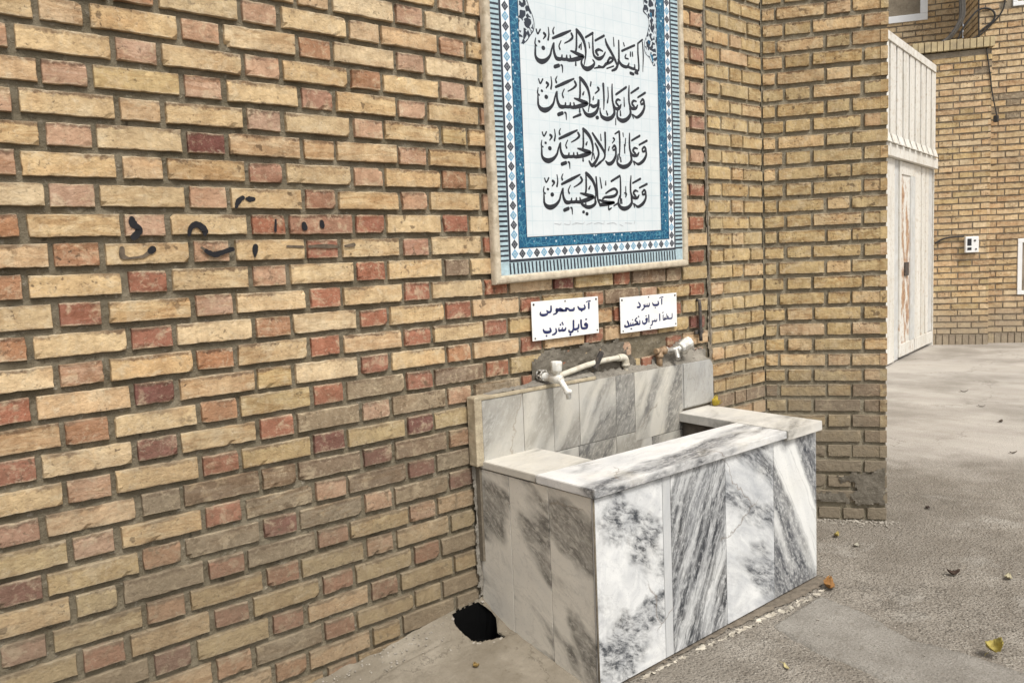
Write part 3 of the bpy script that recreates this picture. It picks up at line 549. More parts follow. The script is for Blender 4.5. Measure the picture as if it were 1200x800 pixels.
  'graffiti': [[(0.4885,1.4725,0.0126),(0.496,1.4878,0.0189),(0.508,1.4981,0.0147)],[(0.5193,1.4949,0.0126),(0.5281,1.4944,0.0199),(0.5389,1.4945,0.0126)],[(0.2244,1.4419,0.0189),(0.2277,1.4285,0.0241),(0.2387,1.4185,0.021),(0.238,1.4098,0.022),(0.2256,1.3968,0.0231)],[(0.36,1.4015,0.0115),(0.3652,1.4177,0.0178),(0.38,1.4281,0.021),(0.3957,1.4192,0.0231),(0.4008,1.4093,0.022),(0.4002,1.4011,0.0105)],[(0.2683,1.3661,0.0231),(0.2628,1.3625,0.021)],[(0.4008,1.3582,0.0157),(0.4201,1.3494,0.0189),(0.4408,1.3538,0.0178),(0.4706,1.3625,0.0157)],[(0.5335,1.368,0.0189),(0.5318,1.355,0.0199),(0.5307,1.3406,0.0052)],[(0.5964,1.4382,0.0089),(0.5936,1.4099,0.0119)],[(0.6803,1.4268,0.0198),(0.6818,1.4173,0.0218)],[(0.7353,1.4328,0.0198),(0.7368,1.4225,0.0218)]],
  'graffiti_faded': [[(0.1963,1.3693,0.0157),(0.1963,1.3523,0.0178),(0.212,1.3466,0.0084),(0.242,1.3488,0.0094),(0.2595,1.36,0.0157)],[(0.3883,1.3683,0.0073),(0.3992,1.3599,0.0126)],[(0.6906,1.3644,0.0099),(0.7396,1.3648,0.0159),(0.7819,1.3625,0.0119)],[(0.8056,1.3634,0.0099),(0.8354,1.3671,0.0159)],[(0.6251,1.3671,0.0079),(0.6721,1.3648,0.0099)]],
  'spL': [[(1.5239,2.0303,0.0026),(1.5415,2.0445,0.0036),(1.5572,2.0631,0.0031),(1.573,2.0819,0.0036),(1.5775,2.1062,0.0031),(1.5707,2.1311,0.0031),(1.5572,2.1548,0.0031),(1.5472,2.1788,0.0031)]],
  'spR': [[(2.2098,2.0388,0.0027),(2.1876,2.0654,0.0027),(2.1595,2.0855,0.0027),(2.158,2.1198,0.0027),(2.1768,2.1587,0.0027),(2.1881,2.1967,0.0027),(2.1794,2.2244,0.0027),(2.1571,2.2396,0.0069),(2.1608,2.261,0.0027),(2.156,2.2818,0.0027)]],
  'spLi': [[(1.5355,2.1722,0.0103),(1.5366,2.163,0.0093)],[(1.5425,2.1523,0.0062),(1.5453,2.1435,0.0067)],[(1.5459,2.126,0.0077),(1.5484,2.1229,0.0088)],[(1.5354,2.1115,0.0062),(1.543,2.101,0.0088),(1.5441,2.0918,0.0077)],[(1.5614,2.1108,0.0046),(1.5618,2.1062,0.0052)],[(1.529,2.0825,0.0026),(1.5346,2.0669,0.0114),(1.5309,2.057,0.0093),(1.527,2.0448,0.0036)],[(1.5552,2.0876,0.0041),(1.5583,2.0833,0.0036)]],
  'spRi': [[(2.2025,2.2243,0.0077),(2.2,2.2349,0.01)],[(2.2057,2.203,0.0069),(2.2008,2.1804,0.01)],[(2.191,2.1535,0.0069),(2.2032,2.137,0.0077)],[(2.1843,2.1289,0.01),(2.1864,2.1255,0.01)],[(2.1919,2.1025,0.0084),(2.2039,2.1114,0.0092)],[(2.172,2.1108,0.0038),(2.173,2.1073,0.0038)],[(2.194,2.0809,0.0061),(2.2023,2.0709,0.01),(2.2059,2.0567,0.0054)],[(2.196,2.2813,0.01),(2.2013,2.2677,0.0092)]],
}

# ================================================================ MATERIALS
M_BRICK = mat_brick("weathered_brick", low=0.80)
M_BRICKY = mat_brick("yellow_brick", dirt=(0.215, 0.18, 0.13), dirt_amt=0.9, low=0.62)
M_BRICKF = mat_brick("pale_brick", dirt=(0.34, 0.29, 0.22), dirt_amt=0.6, low=0.5)
M_MORTAR = mat_mortar("raked_mortar")
M_MORTARF = mat_mortar("pale_mortar", (0.20, 0.165, 0.12), (0.33, 0.28, 0.21))
M_CEMENT = mat_mortar("cement", (0.20, 0.18, 0.15), (0.34, 0.31, 0.26))
M_CEMENTD = mat_mortar("dark_cement", (0.125, 0.108, 0.083), (0.22, 0.195, 0.155))

def mat_ground():
    k = NT("asphalt")
    P = k.obj
    x, y, z = k.sep(P)
    big = k.noise(P, 0.9, 6, 0.6)
    med = k.noise(P, 5.5, 7, 0.62)
    agg = k.voro(P, 95, 'F1')
    aggc = k.voro(P, 95, 'F1', out='Color')
    fine = k.noise(P, 210, 5, 0.7)
    rough_c = k.mix(k.rng(med, 0.32, 0.68), (0.225, 0.194, 0.155), (0.375, 0.335, 0.280))
    stone = k.mix(0.5, k.mix(k.sep(aggc)[0], (0.16, 0.14, 0.115), (0.46, 0.42, 0.36)), rough_c)
    rough_c = k.mix(k.rng(agg, 0.2, 0.6, 0.85, 0.15), rough_c, stone)
    rough_c = k.mix(k.rng(fine, 0.50, 0.60, 0, 0.75), rough_c, (0.095, 0.082, 0.066))
    rough_c = k.mix(k.rng(k.noise(P, 110, 5, 0.7), 0.57, 0.65, 0, 0.7), rough_c, (0.52, 0.48, 0.41))
    # the worn smoother paving of the yard beyond
    sm = k.mix(k.rng(k.noise(k.map(P, scale=(1, 0.35, 1)), 3.0, 7, 0.6), 0.3, 0.7), (0.35, 0.318, 0.278), (0.47, 0.432, 0.38))
    sm = k.mix(k.rng(fine, 0.56, 0.7, 0, 0.45), sm, (0.17, 0.155, 0.135))
    sm = k.mix(k.rng(k.noise(P, 0.45, 5, 0.6), 0.45, 0.62, 0, 0.4), sm, (0.27, 0.255, 0.235))
    edge = k.math('ADD', x, k.math('MULTIPLY', k.noise(P, 1.6, 6, 0.65), 1.6))
    edge = k.math('ADD', edge, k.math('MULTIPLY', y, 0.35))
    ms = k.rng(edge, 4.9, 5.5)
    c = k.mix(ms, rough_c, sm)
    c = k.mix(k.rng(big, 0.47, 0.62, 0, 0.5), c, (0.19, 0.165, 0.132))
    st = k.noise(P, 2.3, 7, 0.68, 0.4)
    c = k.mix(k.math('MULTIPLY', k.rng(st, 0.55, 0.63, 0, 0.32), k.rng(ms, 0, 1, 1.0, 0.5)), c, (0.13, 0.112, 0.088))
    c = k.mix(k.rng(k.noise(P, 3.1, 7, 0.65), 0.56, 0.66, 0, 0.4), c, (0.43, 0.40, 0.35))
    ck = k.voro(k.vadd(P, k.vadd(k.noise(P, 3.5, 5, 0.65, color=True), (0.5, 0.5, 0.5), 'MULTIPLY')), 0.75, 'DISTANCE_TO_EDGE')
    c = k.mix(k.math('MULTIPLY', k.rng(ck, 0.0, 0.005, 0.6, 0.0), k.rng(k.noise(P, 1.1, 2, 0.5), 0.46, 0.52)), c, (0.10, 0.088, 0.07))
    h = k.math('ADD', k.math('MULTIPLY', k.rng(agg, 0.0, 0.6, 1, 0), 0.6), k.math('MULTIPLY', k.noise(P, 60, 6, 0.7), 1.0))
    h = k.math('MULTIPLY', h, k.rng(ms, 0, 1, 1.0, 0.35))
    return k.fin(c, 0.93, k.bump(h, 0.011, 1.0), spec=0.2)
M_GROUND = mat_ground()

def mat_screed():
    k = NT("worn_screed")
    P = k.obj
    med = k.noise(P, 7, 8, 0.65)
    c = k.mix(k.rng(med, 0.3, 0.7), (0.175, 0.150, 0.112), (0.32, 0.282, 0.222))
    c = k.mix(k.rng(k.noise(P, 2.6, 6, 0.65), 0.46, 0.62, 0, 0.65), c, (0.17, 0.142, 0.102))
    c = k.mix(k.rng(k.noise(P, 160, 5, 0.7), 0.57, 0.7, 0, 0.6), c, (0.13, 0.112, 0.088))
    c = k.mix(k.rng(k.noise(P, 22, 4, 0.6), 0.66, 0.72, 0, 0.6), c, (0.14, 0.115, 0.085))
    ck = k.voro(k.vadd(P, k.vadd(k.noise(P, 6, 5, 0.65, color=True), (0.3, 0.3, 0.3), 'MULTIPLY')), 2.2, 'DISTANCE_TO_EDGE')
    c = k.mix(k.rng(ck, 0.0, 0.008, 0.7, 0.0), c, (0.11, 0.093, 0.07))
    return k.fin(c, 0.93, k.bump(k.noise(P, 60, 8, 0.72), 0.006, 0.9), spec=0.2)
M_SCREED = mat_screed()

# ================================================================ GROUND
GZ = 0.02
bm = bmesh.new()
bmesh.ops.create_grid(bm, x_segments=24, y_segments=24, size=60)
bmesh.ops.translate(bm, verts=bm.verts, vec=(8, 0, GZ))
tag(link_bm("ground", bm, M_GROUND), kind="structure")

# raised concrete haunch that slopes down from the foot of the brick wall, left of the basin
def zw(X):
    T = ((-3.0, 0.022), (-0.6, 0.05), (0.62, 0.105), (0.765, 0.110), (0.935, 0.131), (1.12, 0.155), (1.26, 0.166))
    for (a, za), (b, zb) in zip(T, T[1:]):
        if X <= b:
            return za + (zb - za) * max(0.0, (X - a) / (b - a))
    return T[-1][1]
def prof(d):
    T = ((0, 1.0), (0.05, 0.80), (0.13, 0.55), (0.31, 0.32), (0.46, 0.14), (0.58, 0.0), (0.75, -0.12), (3, -0.3))
    for (a, va), (b, vb) in zip(T, T[1:]):
        if d <= b:
            return va + (vb - va) * (d - a) / (b - a)
    return -0.3
HOLE = [(1.118, -0.004), (1.103, -0.037), (1.104, -0.075), (1.111, -0.113), (1.135, -0.136), (1.164, -0.147), (1.190, -0.148), (1.207, -0.163), (1.213, -0.158),
        (1.207, -0.128), (1.228, -0.10), (1.244, -0.078), (1.246, -0.05), (1.238, -0.025), (1.228, -0.004), (1.2, -0.001), (1.15, -0.001)]
def inpoly(x, y, P):
    c = False
    for i in range(len(P)):
        (x1, y1), (x2, y2) = P[i], P[i - 1]
        if (y1 > y) != (y2 > y) and x < (x2 - x1) * (y - y1) / (y2 - y1) + x1:
            c = not c
    return c
xs = [-3.0 + 0.05 * i for i in range(73)]
xs = [x for x in xs if x < 0.3] + [0.3 + 0.015 * i for i in range(50)] + [1.05 + 0.005 * i for i in range(41)]
xs[-1] = 1.2515
ys = [-0.004 * i for i in range(46)] + [-0.19 - 0.02 * i for i in range(40)]
bm = bmesh.new()
g = []
for y in ys:
    row = []
    for x in xs:
        amp = 0.004 + (0.010 * max(0, 1 - (-y) / 0.09) if x < 1.02 else 0)
        nz = mnoise.noise(Vector((x * 16, y * 30, 1))) * amp + mnoise.noise(Vector((x * 55, y * 80, 4))) * 0.0022
        crease = -0.006 * math.exp(-((y + 0.075 + 0.02 * mnoise.noise(Vector((x * 5, 0, 2)))) / 0.006) ** 2) if x < 1.06 else 0
        row.append(bm.verts.new((x, y, GZ + (zw(x) - GZ) * prof(-y) + nz + crease)))
    g.append(row)
for j in range(len(ys) - 1):
    for i in range(len(xs) - 1):
        cx, cy = (xs[i] + xs[i + 1]) / 2, (ys[j] + ys[j + 1]) / 2
        w = 0.004 * mnoise.noise(Vector((cx * 120, cy * 120, 8)))
        if inpoly(cx + w, cy + w, HOLE):
            continue
        bm.faces.new([g[j + 1][i], g[j + 1][i + 1], g[j][i + 1], g[j][i]])
for v in [v for e in bm.edges if len(e.link_faces) == 1 for v in e.verts]:
    if 1.09 < v.co.x < 1.2512 and -0.175 < v.co.y < -0.0005:
        best = None
        for i in range(len(HOLE)):
            (ax, ay), (bx, by) = HOLE[i - 1], HOLE[i]
            L2 = (bx - ax) ** 2 + (by - ay) ** 2
            t = max(0, min(1, ((v.co.x - ax) * (bx - ax) + (v.co.y - ay) * (by - ay)) / L2))
            qx, qy = ax + t * (bx - ax), ay + t * (by - ay)
            d_ = math.hypot(qx - v.co.x, qy - v.co.y)
            if best is None or d_ < best[0]: best = (d_, qx, qy)
        if best[0] < 0.010:
            v.co.x, v.co.y = best[1] + 0.0008 * mnoise.noise(Vector((best[1] * 200, best[2] * 200, 0))), best[2]
            v.co.z -= 0.003
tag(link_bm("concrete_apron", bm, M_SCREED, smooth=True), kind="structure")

M_VOID = mat_plain("void_dark", (0.004, 0.004, 0.004), 0.95, 0.2, spec=0.05)  # darkness of a deep hole put into the colour of a shallow cup
bm = bmesh.new()
cxh, cyh = 1.175, -0.075
r0, r1 = [], []
for (x, y) in HOLE:
    zt = GZ + (zw(x) - GZ) * prof(-y) - 0.004
    r0.append(bm.verts.new((cxh + (x - cxh) * 1.05 if x < 1.235 else 1.2485, min(-0.0005, cyh + (y - cyh) * 1.05), zt)))
    r1.append(bm.verts.new((cxh + (x - cxh) * 0.9, cyh + (y - cyh) * 0.9, 0.028)))
for i in range(len(HOLE)):
    j = (i + 1) % len(HOLE)
    bm.faces.new([r0[i], r0[j], r1[j], r1[i]])
bm.faces.new(r1)
tag(link_bm("drain_hole", bm, M_VOID), "black ragged drain hole at the foot of the brick wall beside the marble basin", "drain hole")

# paler strip of re-laid paving running out from the front of the basin
M_PATCH = NT("patched_paving")
k = M_PATCH
c = k.mix(k.rng(k.noise(k.obj, 8, 7, 0.62), 0.3, 0.7), (0.245, 0.222, 0.188), (0.355, 0.328, 0.285))
c = k.mix(k.rng(k.noise(k.obj, 190, 5, 0.7), 0.50, 0.60, 0, 0.6), c, (0.14, 0.124, 0.10))
c = k.mix(k.rng(k.noise(k.obj, 120, 4, 0.7), 0.57, 0.65, 0, 0.5), c, (0.47, 0.44, 0.39))
c = k.mix(k.rng(k.noise(k.obj, 26, 5, 0.6), 0.62, 0.70, 0, 0.5), c, (0.19, 0.165, 0.13))
M_PATCH = k.fin(c, 0.93, k.bump(k.noise(k.obj, 85, 7, 0.7), 0.010, 1.0), spec=0.2)
left = [(1.99, -0.655), (1.955, -0.74), (1.927, -0.83), (1.922, -0.96), (1.905, -1.08), (1.90, -1.4), (1.87, -1.9), (1.9, -2.6)]
right = [(2.325, -0.645), (2.31, -0.74), (2.30, -0.82), (2.235, -0.95), (2.215, -1.0), (2.235, -1.17), (2.23, -1.34), (2.21, -1.9), (2.26, -2.6)]
def densify(P, n=14, amp=0.012):
    out = []
    for (a, b) in zip(P, P[1:]):
        for i in range(n):
            t = i / n
            x, y = a[0] + (b[0] - a[0]) * t, a[1] + (b[1] - a[1]) * t
            out.append((x + amp * mnoise.noise(Vector((x * 25, y * 25, 2))) + 0.006 * mnoise.noise(Vector((x * 80, y * 80, 5))), y))
    return out + [P[-1]]
bm = bmesh.new()
Lp, Rp = densify(left), densify(right)
m = min(len(Lp), len(Rp))
Lp = [Lp[int(i * (len(Lp) - 1) / (m - 1))] for i in range(m)]
Rp = [Rp[int(i * (len(Rp) - 1) / (m - 1))] for i in range(m)]
rows = []
for (a, b) in zip(Lp, Rp):
    row = [bm.verts.new((a[0] - 0.001, a[1], GZ - 0.003)), bm.verts.new((a[0] + 0.004, a[1], GZ + 0.004))]
    for q in range(1, 8):
        t = q / 8
        x, y = a[0] + (b[0] - a[0]) * t, a[1] + (b[1] - a[1]) * t
        row.append(bm.verts.new((x, y, GZ + 0.0050 + 0.0020 * mnoise.noise(Vector((x * 9, y * 9, 0))))))
    row += [bm.verts.new((b[0] - 0.004, b[1], GZ + 0.004)), bm.verts.new((b[0] + 0.001, b[1], GZ - 0.003))]
    rows.append(row)
for j in range(len(rows) - 1):
    for i in range(len(rows[0]) - 1):
        bm.faces.new([rows[j][i], rows[j][i + 1], rows[j + 1][i + 1], rows[j + 1][i]])
bm.faces.new([rows[0][i] for i in range(len(rows[0]))])
bmesh.ops.recalc_face_normals(bm, faces=bm.faces)
tag(link_bm("pavement_patch", bm, M_PATCH, smooth=True), kind="structure")

# ================================================================ MAIN BRICK WALL
EVEN = {-6: "PPPOP", -4: "PTPPY", -2: "PTKPO", 0: "OPRRR", 2: "ORPRB", 4: "ORORR", 6: "RDYRO", 8: "RDRPP",
        10: "KGBDP", 12: "DODPD", 14: "KORPY", 16: "RDRRY", 18: "RDOYG", -8: "POPTP"}
ODD = {-9: "PTPOT", -7: "POPYT", -5: "PKPPY", -3: "DTPPT", -1: "PKPPP", 1: "PRKRR", 3: "PRRRR", 5: "ORRRR", 7: "ORRRR", 9: "RDDPP",
       11: "RPDPD", 13: "RKPDP", 15: "RRRYG", 17: "ORYGG"}
PX, PZ, JX = 0.3202, 0.07, 0.0145
O0, DX, NY = Vector((0, 0, 0)), Vector((1, 0, 0)), Vector((0, -1, 0))
bricks = []
WX0, WX1 = -2.8, 2.562
for r in range(-28, 20):
    zb = 1.4002 - PZ * r
    x_off = -0.0022 * r + (0.012 if r >= 15 else 0.0) + random.uniform(-0.002, 0.002)
    odd = r % 2 != 0
    for kk in range(-11, 10):
        xs0 = x_off + (kk + (0.5 if odd else 0)) * PX
        for typ, a, b in (('s', xs0, xs0 + 0.198), ('h', xs0 + 0.2125, xs0 + 0.3057)):
            a += random.uniform(-0.0025, 0.0025); b += random.uniform(-0.0025, 0.0025)
            a2, b2 = max(a, WX0), min(b, WX1)
            if b2 - a2 < 0.02:
                continue
            zc = zb + 0.026
            # brick broken out above the basin's backsplash
            if 2.02 < (a2 + b2) / 2 < 2.17 and 0.89 < zc < 1.0:
                continue
            if typ == 'h':
                tab = ODD.get(r) if odd else EVEN.get(r)
                idx = kk + (0 if odd else 1)
                if odd: idx = kk
                if tab and 0 <= idx < len(tab):
                    ch = tab[idx]
                else:
                    ch = random.choice("PPPTTK") if r < -2 else random.choice("RRRPDO") if r < 13 else random.choice("RYGOY")
                if a2 > 1.35 and r > 0:
                    ch = random.choice("RRRPKDB")
            else:
                ch = random.choice("CCCCLTCC") if r < 7 else random.choice("CYYTCL")
                if r < -3 and random.random() < 0.08: ch = 'Y'
                if r == 0 and kk == 2: ch = 'K'
                if 7 <= r <= 12 and a2 > 0.55 - 0.1 * (r - 7): ch = random.choice("GYBGG")
                if r in (9, 10, 11, 12) and a2 > 0.3: ch = random.choice("GGBY")
                if r >= 13: ch = random.choice("YTTYCG")
                if r >= 15 and a2 > 0.75: ch = random.choice("GYGY")
                if a2 > 1.38 and r >= 2: ch = random.choice("YTBTY")
                if a2 > 2.38 and r < 2: ch = random.choice("CCYT")
            vis = -0.35 < b2 and r >= -15
            hid = (1.45 < a2 and b2 < 2.3 and zb > 1.28) or (1.3 < a2 and b2 < 2.5 and zc < 0.84)
            det = 0 if (not vis or hid) else 1
            hgt = random.uniform(0.0515, 0.0565)
            bricks.append((O0, DX, NY, a2, b2, zb + random.uniform(-0.001, 0.001), zb + hgt, jit(PAL[ch]), det))
bm = bmesh.new()
mortar_sheet(bm, O0, DX, NY, WX0, 2.574, -0.02, 3.40, 0.0130, 0.014, 0.0045, 30)
add_box(bm, WX0, 2.574, 0.03, 0.36, -0.05, 3.40)
wall = brick_mesh("brick_wall", bricks, bm, [M_BRICK, M_MORTAR])
tag(wall, "long buff and red brick wall carrying the tile panel, the water signs and graffiti", "wall")

# rough cement smeared over the courses above the backsplash
def lumpy_patch(name, outline, y0, mat, parent, step=0.008, amp=0.004, thick=0.006, plane=None, fr=45):
    x0, x1 = min(p[0] for p in outline), max(p[0] for p in outline)
    z0, z1 = min(p[1] for p in outline), max(p[1] for p in outline)
    nx, nz = int((x1 - x0) / step) + 2, int((z1 - z0) / step) + 2
    bm = bmesh.new(); g = {}
    for j in range(nz):
        for i in range(nx):
            x, z = x0 + i * step, z0 + j * step
            w = 0.012 * mnoise.noise(Vector((x * 40, z * 40, 3)))
            if inpoly(x + w, z + w, outline):
                # distance falloff by sampling around
                e = sum(inpoly(x + w + dx, z + w + dz, outline) for dx, dz in ((.015, 0), (-.015, 0), (0, .015), (0, -.015))) / 4
                h = thick * e + amp * mnoise.noise(Vector((x * fr, z * fr, 6))) + amp * 0.6 * mnoise.noise(Vector((x * 110, z * 110, 2)))
                p = (x, y0 - max(-0.004, h), z) if plane is None else plane(x, z, max(-0.004, h))
                g[(i, j)] = bm.verts.new(p)
    for (i, j) in list(g):
        if all(q in g for q in ((i + 1, j), (i + 1, j + 1), (i, j + 1))):
            bm.faces.new([g[(i, j)], g[(i + 1, j)], g[(i + 1, j + 1)], g[(i, j + 1)]])
    for v in [v for v in bm.verts if not v.link_faces]:
        bm.verts.remove(v)
    return link_bm(name, bm, mat, parent, smooth=True)
lumpy_patch("cement_patch", [(1.50, 0.84), (1.52, 0.955), (1.60, 0.985), (1.72, 0.97), (1.80, 0.985), (1.90, 0.975), (1.97, 0.985), (2.02, 0.96), (2.03, 0.915), (2.09, 0.885), (2.10, 0.84)], 0.0, M_CEMENTD, wall, thick=0.003, amp=0.009)
lumpy_patch("cement_patch", [(2.16, 0.84), (2.17, 0.90), (2.25, 0.905), (2.35, 0.95), (2.43, 0.95), (2.46, 0.90), (2.53, 0.89), (2.545, 0.84)], -0.002, M_CEMENT, wall, thick=0.006, amp=0.005)
lumpy_patch("cement_patch", [(1.252, 0.17), (1.252, 0.63), (1.225, 0.63), (1.222, 0.72), (1.228, 0.5), (1.224, 0.3), (1.230, 0.17)], -0.004, M_CEMENT, wall, thick=0.008, amp=0.003, step=0.004)
# mortar smeared along the movement joint
lumpy_patch("joint_mortar", [(2.556, 0.66), (2.562, 1.2), (2.554, 1.7), (2.548, 2.4), (2.548, 2.8), (2.570, 2.8), (2.576, 2.0), (2.584, 1.4), (2.588, 0.9), (2.588, 0.66)], 0.006, M_MORTARF, wall, thick=0.004, amp=0.004, step=0.006)
# dark cracked line in the joint
M_CRACK = mat_plain("crack_dark", (0.05, 0.042, 0.035), 0.95, 0.3)
bm = bmesh.new()
pts = []
z = 0.9
while z < 2.7:
    x = 2.572 - 0.008 * (z - 0.9) + 0.004 * mnoise.noise(Vector((z * 14, 0, 0)))
    pts.append((x, 0.0005, z)); z += 0.02
add_tube(bm, pts, [0.0010 + 0.0014 * mnoise.noise(Vector((p[2] * 9, 3, 0))) for p in pts], 6)
link_bm("joint_crack", bm, M_CRACK, wall)

# ================================================================ YELLOW BRICK PIER
PB = Vector((2.998, 0, 0)); pa = R(-55.23)
PD = Vector((math.cos(pa), math.sin(pa), 0)); PN = Vector((math.sin(pa), -math.cos(pa), 0))
PLEN = 0.5335
PC = PB + PD * PLEN
QD = Vector((math.cos(pa + math.pi / 2), math.sin(pa + math.pi / 2), 0)); QN = Vector((QD.y, -QD.x, 0))
QLEN = 3.15
bricks = []
A1 = ((0.004, 0.090), (0.101, 0.298), (0.311, 0.408)); B1 = ((0.004, 0.158), (0.172, 0.252), (0.262, 0.408))
A2 = ((0.005, 0.089), (0.104, 0.209), (0.222, 0.423), (0.437, PLEN)); B2 = ((0.005, 0.057), (0.069, 0.266), (0.280, 0.377), (0.387, PLEN))
YO = Vector((2.586, 0, 0))
PP = 0.0718
def ycol(z):
    if z < 0.62: return random.choice("YBTYB")
    if z < 0.95: return random.choice("YYTYC")
    return random.choice("YYYYYCYYYCT")
PATCHED = lambda s, z: s > 0.28 and 0.11 < z < 0.25
for kq in range(-9, 37):
    zb = 0.755 + PP * kq
    even = kq % 2 == 0
    for (a, b) in (B1 if even else A1):
        bricks.append((YO, DX, NY, a + random.uniform(-.002, .002), b + random.uniform(-.002, .002), zb, zb + random.uniform(.0525, .056), jit(PAL[ycol(zb)]), 1 if -1 < kq < 27 else 0))
    for (a, b) in (B2 if even else A2):
        if kq < -7 and a > 0.3 and kq == -8:
            pass
        dd = 1 if kq < 27 else 0
        bb = b if b == PLEN else b + random.uniform(-.003, .003)
        bricks.append((PB, PD, PN, a + random.uniform(-.002, .002), bb, zb + random.uniform(-.001, .001), zb + random.uniform(.052, .0555), jit(PAL[ycol(zb)]), dd))
    x = 0.0
    first = True
    while x < QLEN - 0.02:
        L = (0.09 if even else 0.2) if first else (0.2 if (int(x / 0.155) + kq) % 2 else 0.095)
        e = min(QLEN, x + L)
        bricks.append((PC, QD, QN, x + (0.0 if first else 0.004), e, zb, zb + 0.0535, jit(PAL[ycol(zb)]), 0))
        x = e + 0.012; first = False
# short course of half bricks at the foot
s = 0.01
while s < PLEN - 0.03:
    e = min(PLEN, s + random.uniform(0.085, 0.105))
    bricks.append((PB, PD, PN, s, e, 0.028, 0.028 + random.uniform(0.05, 0.062), jit(PAL[random.choice("GBY")]), 1))
    s = e + 0.014
bm = bmesh.new()
mortar_sheet(bm, YO - DX * 0.012, DX, NY, 0.0, 0.424, -0.02, 3.40, 0.0105, 0.02, 0.0034)
mortar_sheet(bm, PB, PD, PN, -0.004, PLEN - 0.004, -0.02, 3.40, 0.0105, 0.02, 0.0034)
mortar_sheet(bm, PC, QD, QN, 0.010, QLEN, -0.02, 3.40, 0.004, 0.06, 0.001)
o1 = PN * -0.028; o2 = QN * -0.028
c1 = PC + o1 + o2; d1 = PC + QD * QLEN + o2; d2 = d1 + QN * -0.45
foot = [(2.574, 0.03), (3.0165, 0.03), (c1.x, c1.y), (d1.x, d1.y), (d2.x, d2.y), (2.574, 0.45)]
for z0, z1 in ((-0.05, 3.40),):
    lo = [bm.verts.new((x, y, z0)) for x, y in foot]; hi = [bm.verts.new((x, y, z1)) for x, y in foot]
    bm.faces.new(list(reversed(lo))); bm.faces.new(hi)
    for i in range(len(foot)):
        j = (i + 1) % len(foot)
        bm.faces.new([lo[i], lo[j], hi[j], hi[i]])
M_MORTARY = mat_mortar("pier_mortar", (0.195, 0.165, 0.112), (0.32, 0.28, 0.205))
pier = brick_mesh("brick_pier", bricks, bm, [M_BRICKY, M_MORTARY])
tag(pier, "yellow brick pier turning out from the wall behind the marble basin", "wall")
pl = lambda x, z, h: tuple(PB + PD * x + PN * (0.0015 + h) + Vector((0, 0, z)))
lumpy_patch("cement_patch", [(0.30, 0.245), (0.36, 0.235), (0.38, 0.262), (0.45, 0.25), (0.527, 0.285), (0.53, 0.10), (0.45, 0.098), (0.40, 0.085), (0.37, 0.15), (0.40, 0.17), (0.37, 0.21), (0.33, 0.19)], 0, M_CEMENTD, pier, thick=0.005, amp=0.004, plane=pl)
lumpy_patch("cement_patch", [(0.06, 0.10), (0.2, 0.105), (0.38, 0.10), (0.36, 0.155), (0.2, 0.16), (0.06, 0.155)], 0, M_CEMENTD, pier, thick=0.003, amp=0.004, plane=pl)

# ================================================================ MARBLE BASIN
basin = empty("marble_basin", (1.87, -0.28, GZ), "veined grey and white marble drinking-water basin standing against the brick wall", "basin")
M_GROUT = mat_plain("dark_grout", (0.16, 0.135, 0.10), 0.95, 0.3, 60, 0.002)
M_INNER = mat_plain("stained_inner", (0.14, 0.118, 0.092), 0.9, 0.4, 14, 0.003, dirt=(0.07, 0.05, 0.035), dirt_amt=0.7, dscale=9)
core = bmesh.new()
add_box(core, 1.2605, 2.468, -0.5335, -0.330, 0.0, 0.6165)
add_box(core, 1.2605, 1.478, -0.330, -0.003, 0.0, 0.6165)
add_box(core, 2.313, 2.468, -0.330, -0.003, 0.0, 0.6075)
add_box(core, 1.478, 2.313, -0.330, -0.030, 0.0, 0.325)
link_bm("core", core, [M_INNER], basin)
def slab(name, x0, x1, y0, y1, z0, z1, mat, bev=0.0015, label=None, parent=basin):
    bm = bmesh.new()
    add_box(bm, x0, x1, y0, y1, z0, z1, bev=bev)
    o = link_bm(name, bm, mat, parent)
    if label: o["label"] = label
    return o
WH = (0.72, 0.72, 0.70)
MM = {
 'f1': mat_marble("marble_blotched", (0.3, 0, 0.2), R(-30), 1.4, 5.6, 0.50, 0.04, 0.8, haze=0.6, white=WH, stain=0.12, grey=(0.025, 0.03, 0.038), thr=0.25),
 'f2': mat_marble("marble_grey_strip", (5, 0, 1), R(85), 6, 3.0, 0.42, 0.25, 0.3, haze=0.7, white=(0.54, 0.54, 0.525), grey=(0.16, 0.165, 0.175)),
 'f3': mat_marble("marble_streaked", (16.1 - 1.5935, 0.535, 19.9 - 0.03), R(63), 7.0, 4.2, 0.575, 0.04, 0.65, haze=0.4, white=WH, grey=(0.010, 0.013, 0.020), stain=0.1, thr=0.9, det=3),
 'f4': mat_marble("marble_cloudy", (23.2 - 1.885, 0.535, 20.8 - 0.03), R(-32), 3.0, 5.0, 0.48, 0.05, 0.75, haze=0.8, white=WH, grey=(0.045, 0.05, 0.06), stain=0.1, thr=0.2, det=4),
 'f5': mat_marble("marble_banded", (-2.18, 0.535, -0.03), R(-60), 7.5, 4.2, 0.53, 0.03, 0.3, haze=0.35, white=(0.74, 0.735, 0.70), grey=(0.018, 0.022, 0.034), thr=0.5, stain=0.15, det=2),
}
M_RIM = mat_marble("marble_rim", (17.140, 15.770, -0.635), 0, 3.2, 4.6, 0.42, 0.04, 0.45, haze=0.5, white=(0.72, 0.705, 0.67), grey=(0.045, 0.048, 0.055), thr=0.3, stain=0.5, tilt=(0, 0, R(-8)))
M_RIML = mat_marble("marble_rim_dusty", (12.550, 11.700, -0.635), 0, 3.2, 4.6, 0.47, 0.04, 0.45, haze=0.5, white=(0.66, 0.63, 0.56), grey=(0.045, 0.048, 0.055), thr=0.3, stain=0.5, tilt=(0, 0, R(-8)), dirty=(0.46, 0.42, 0.345))
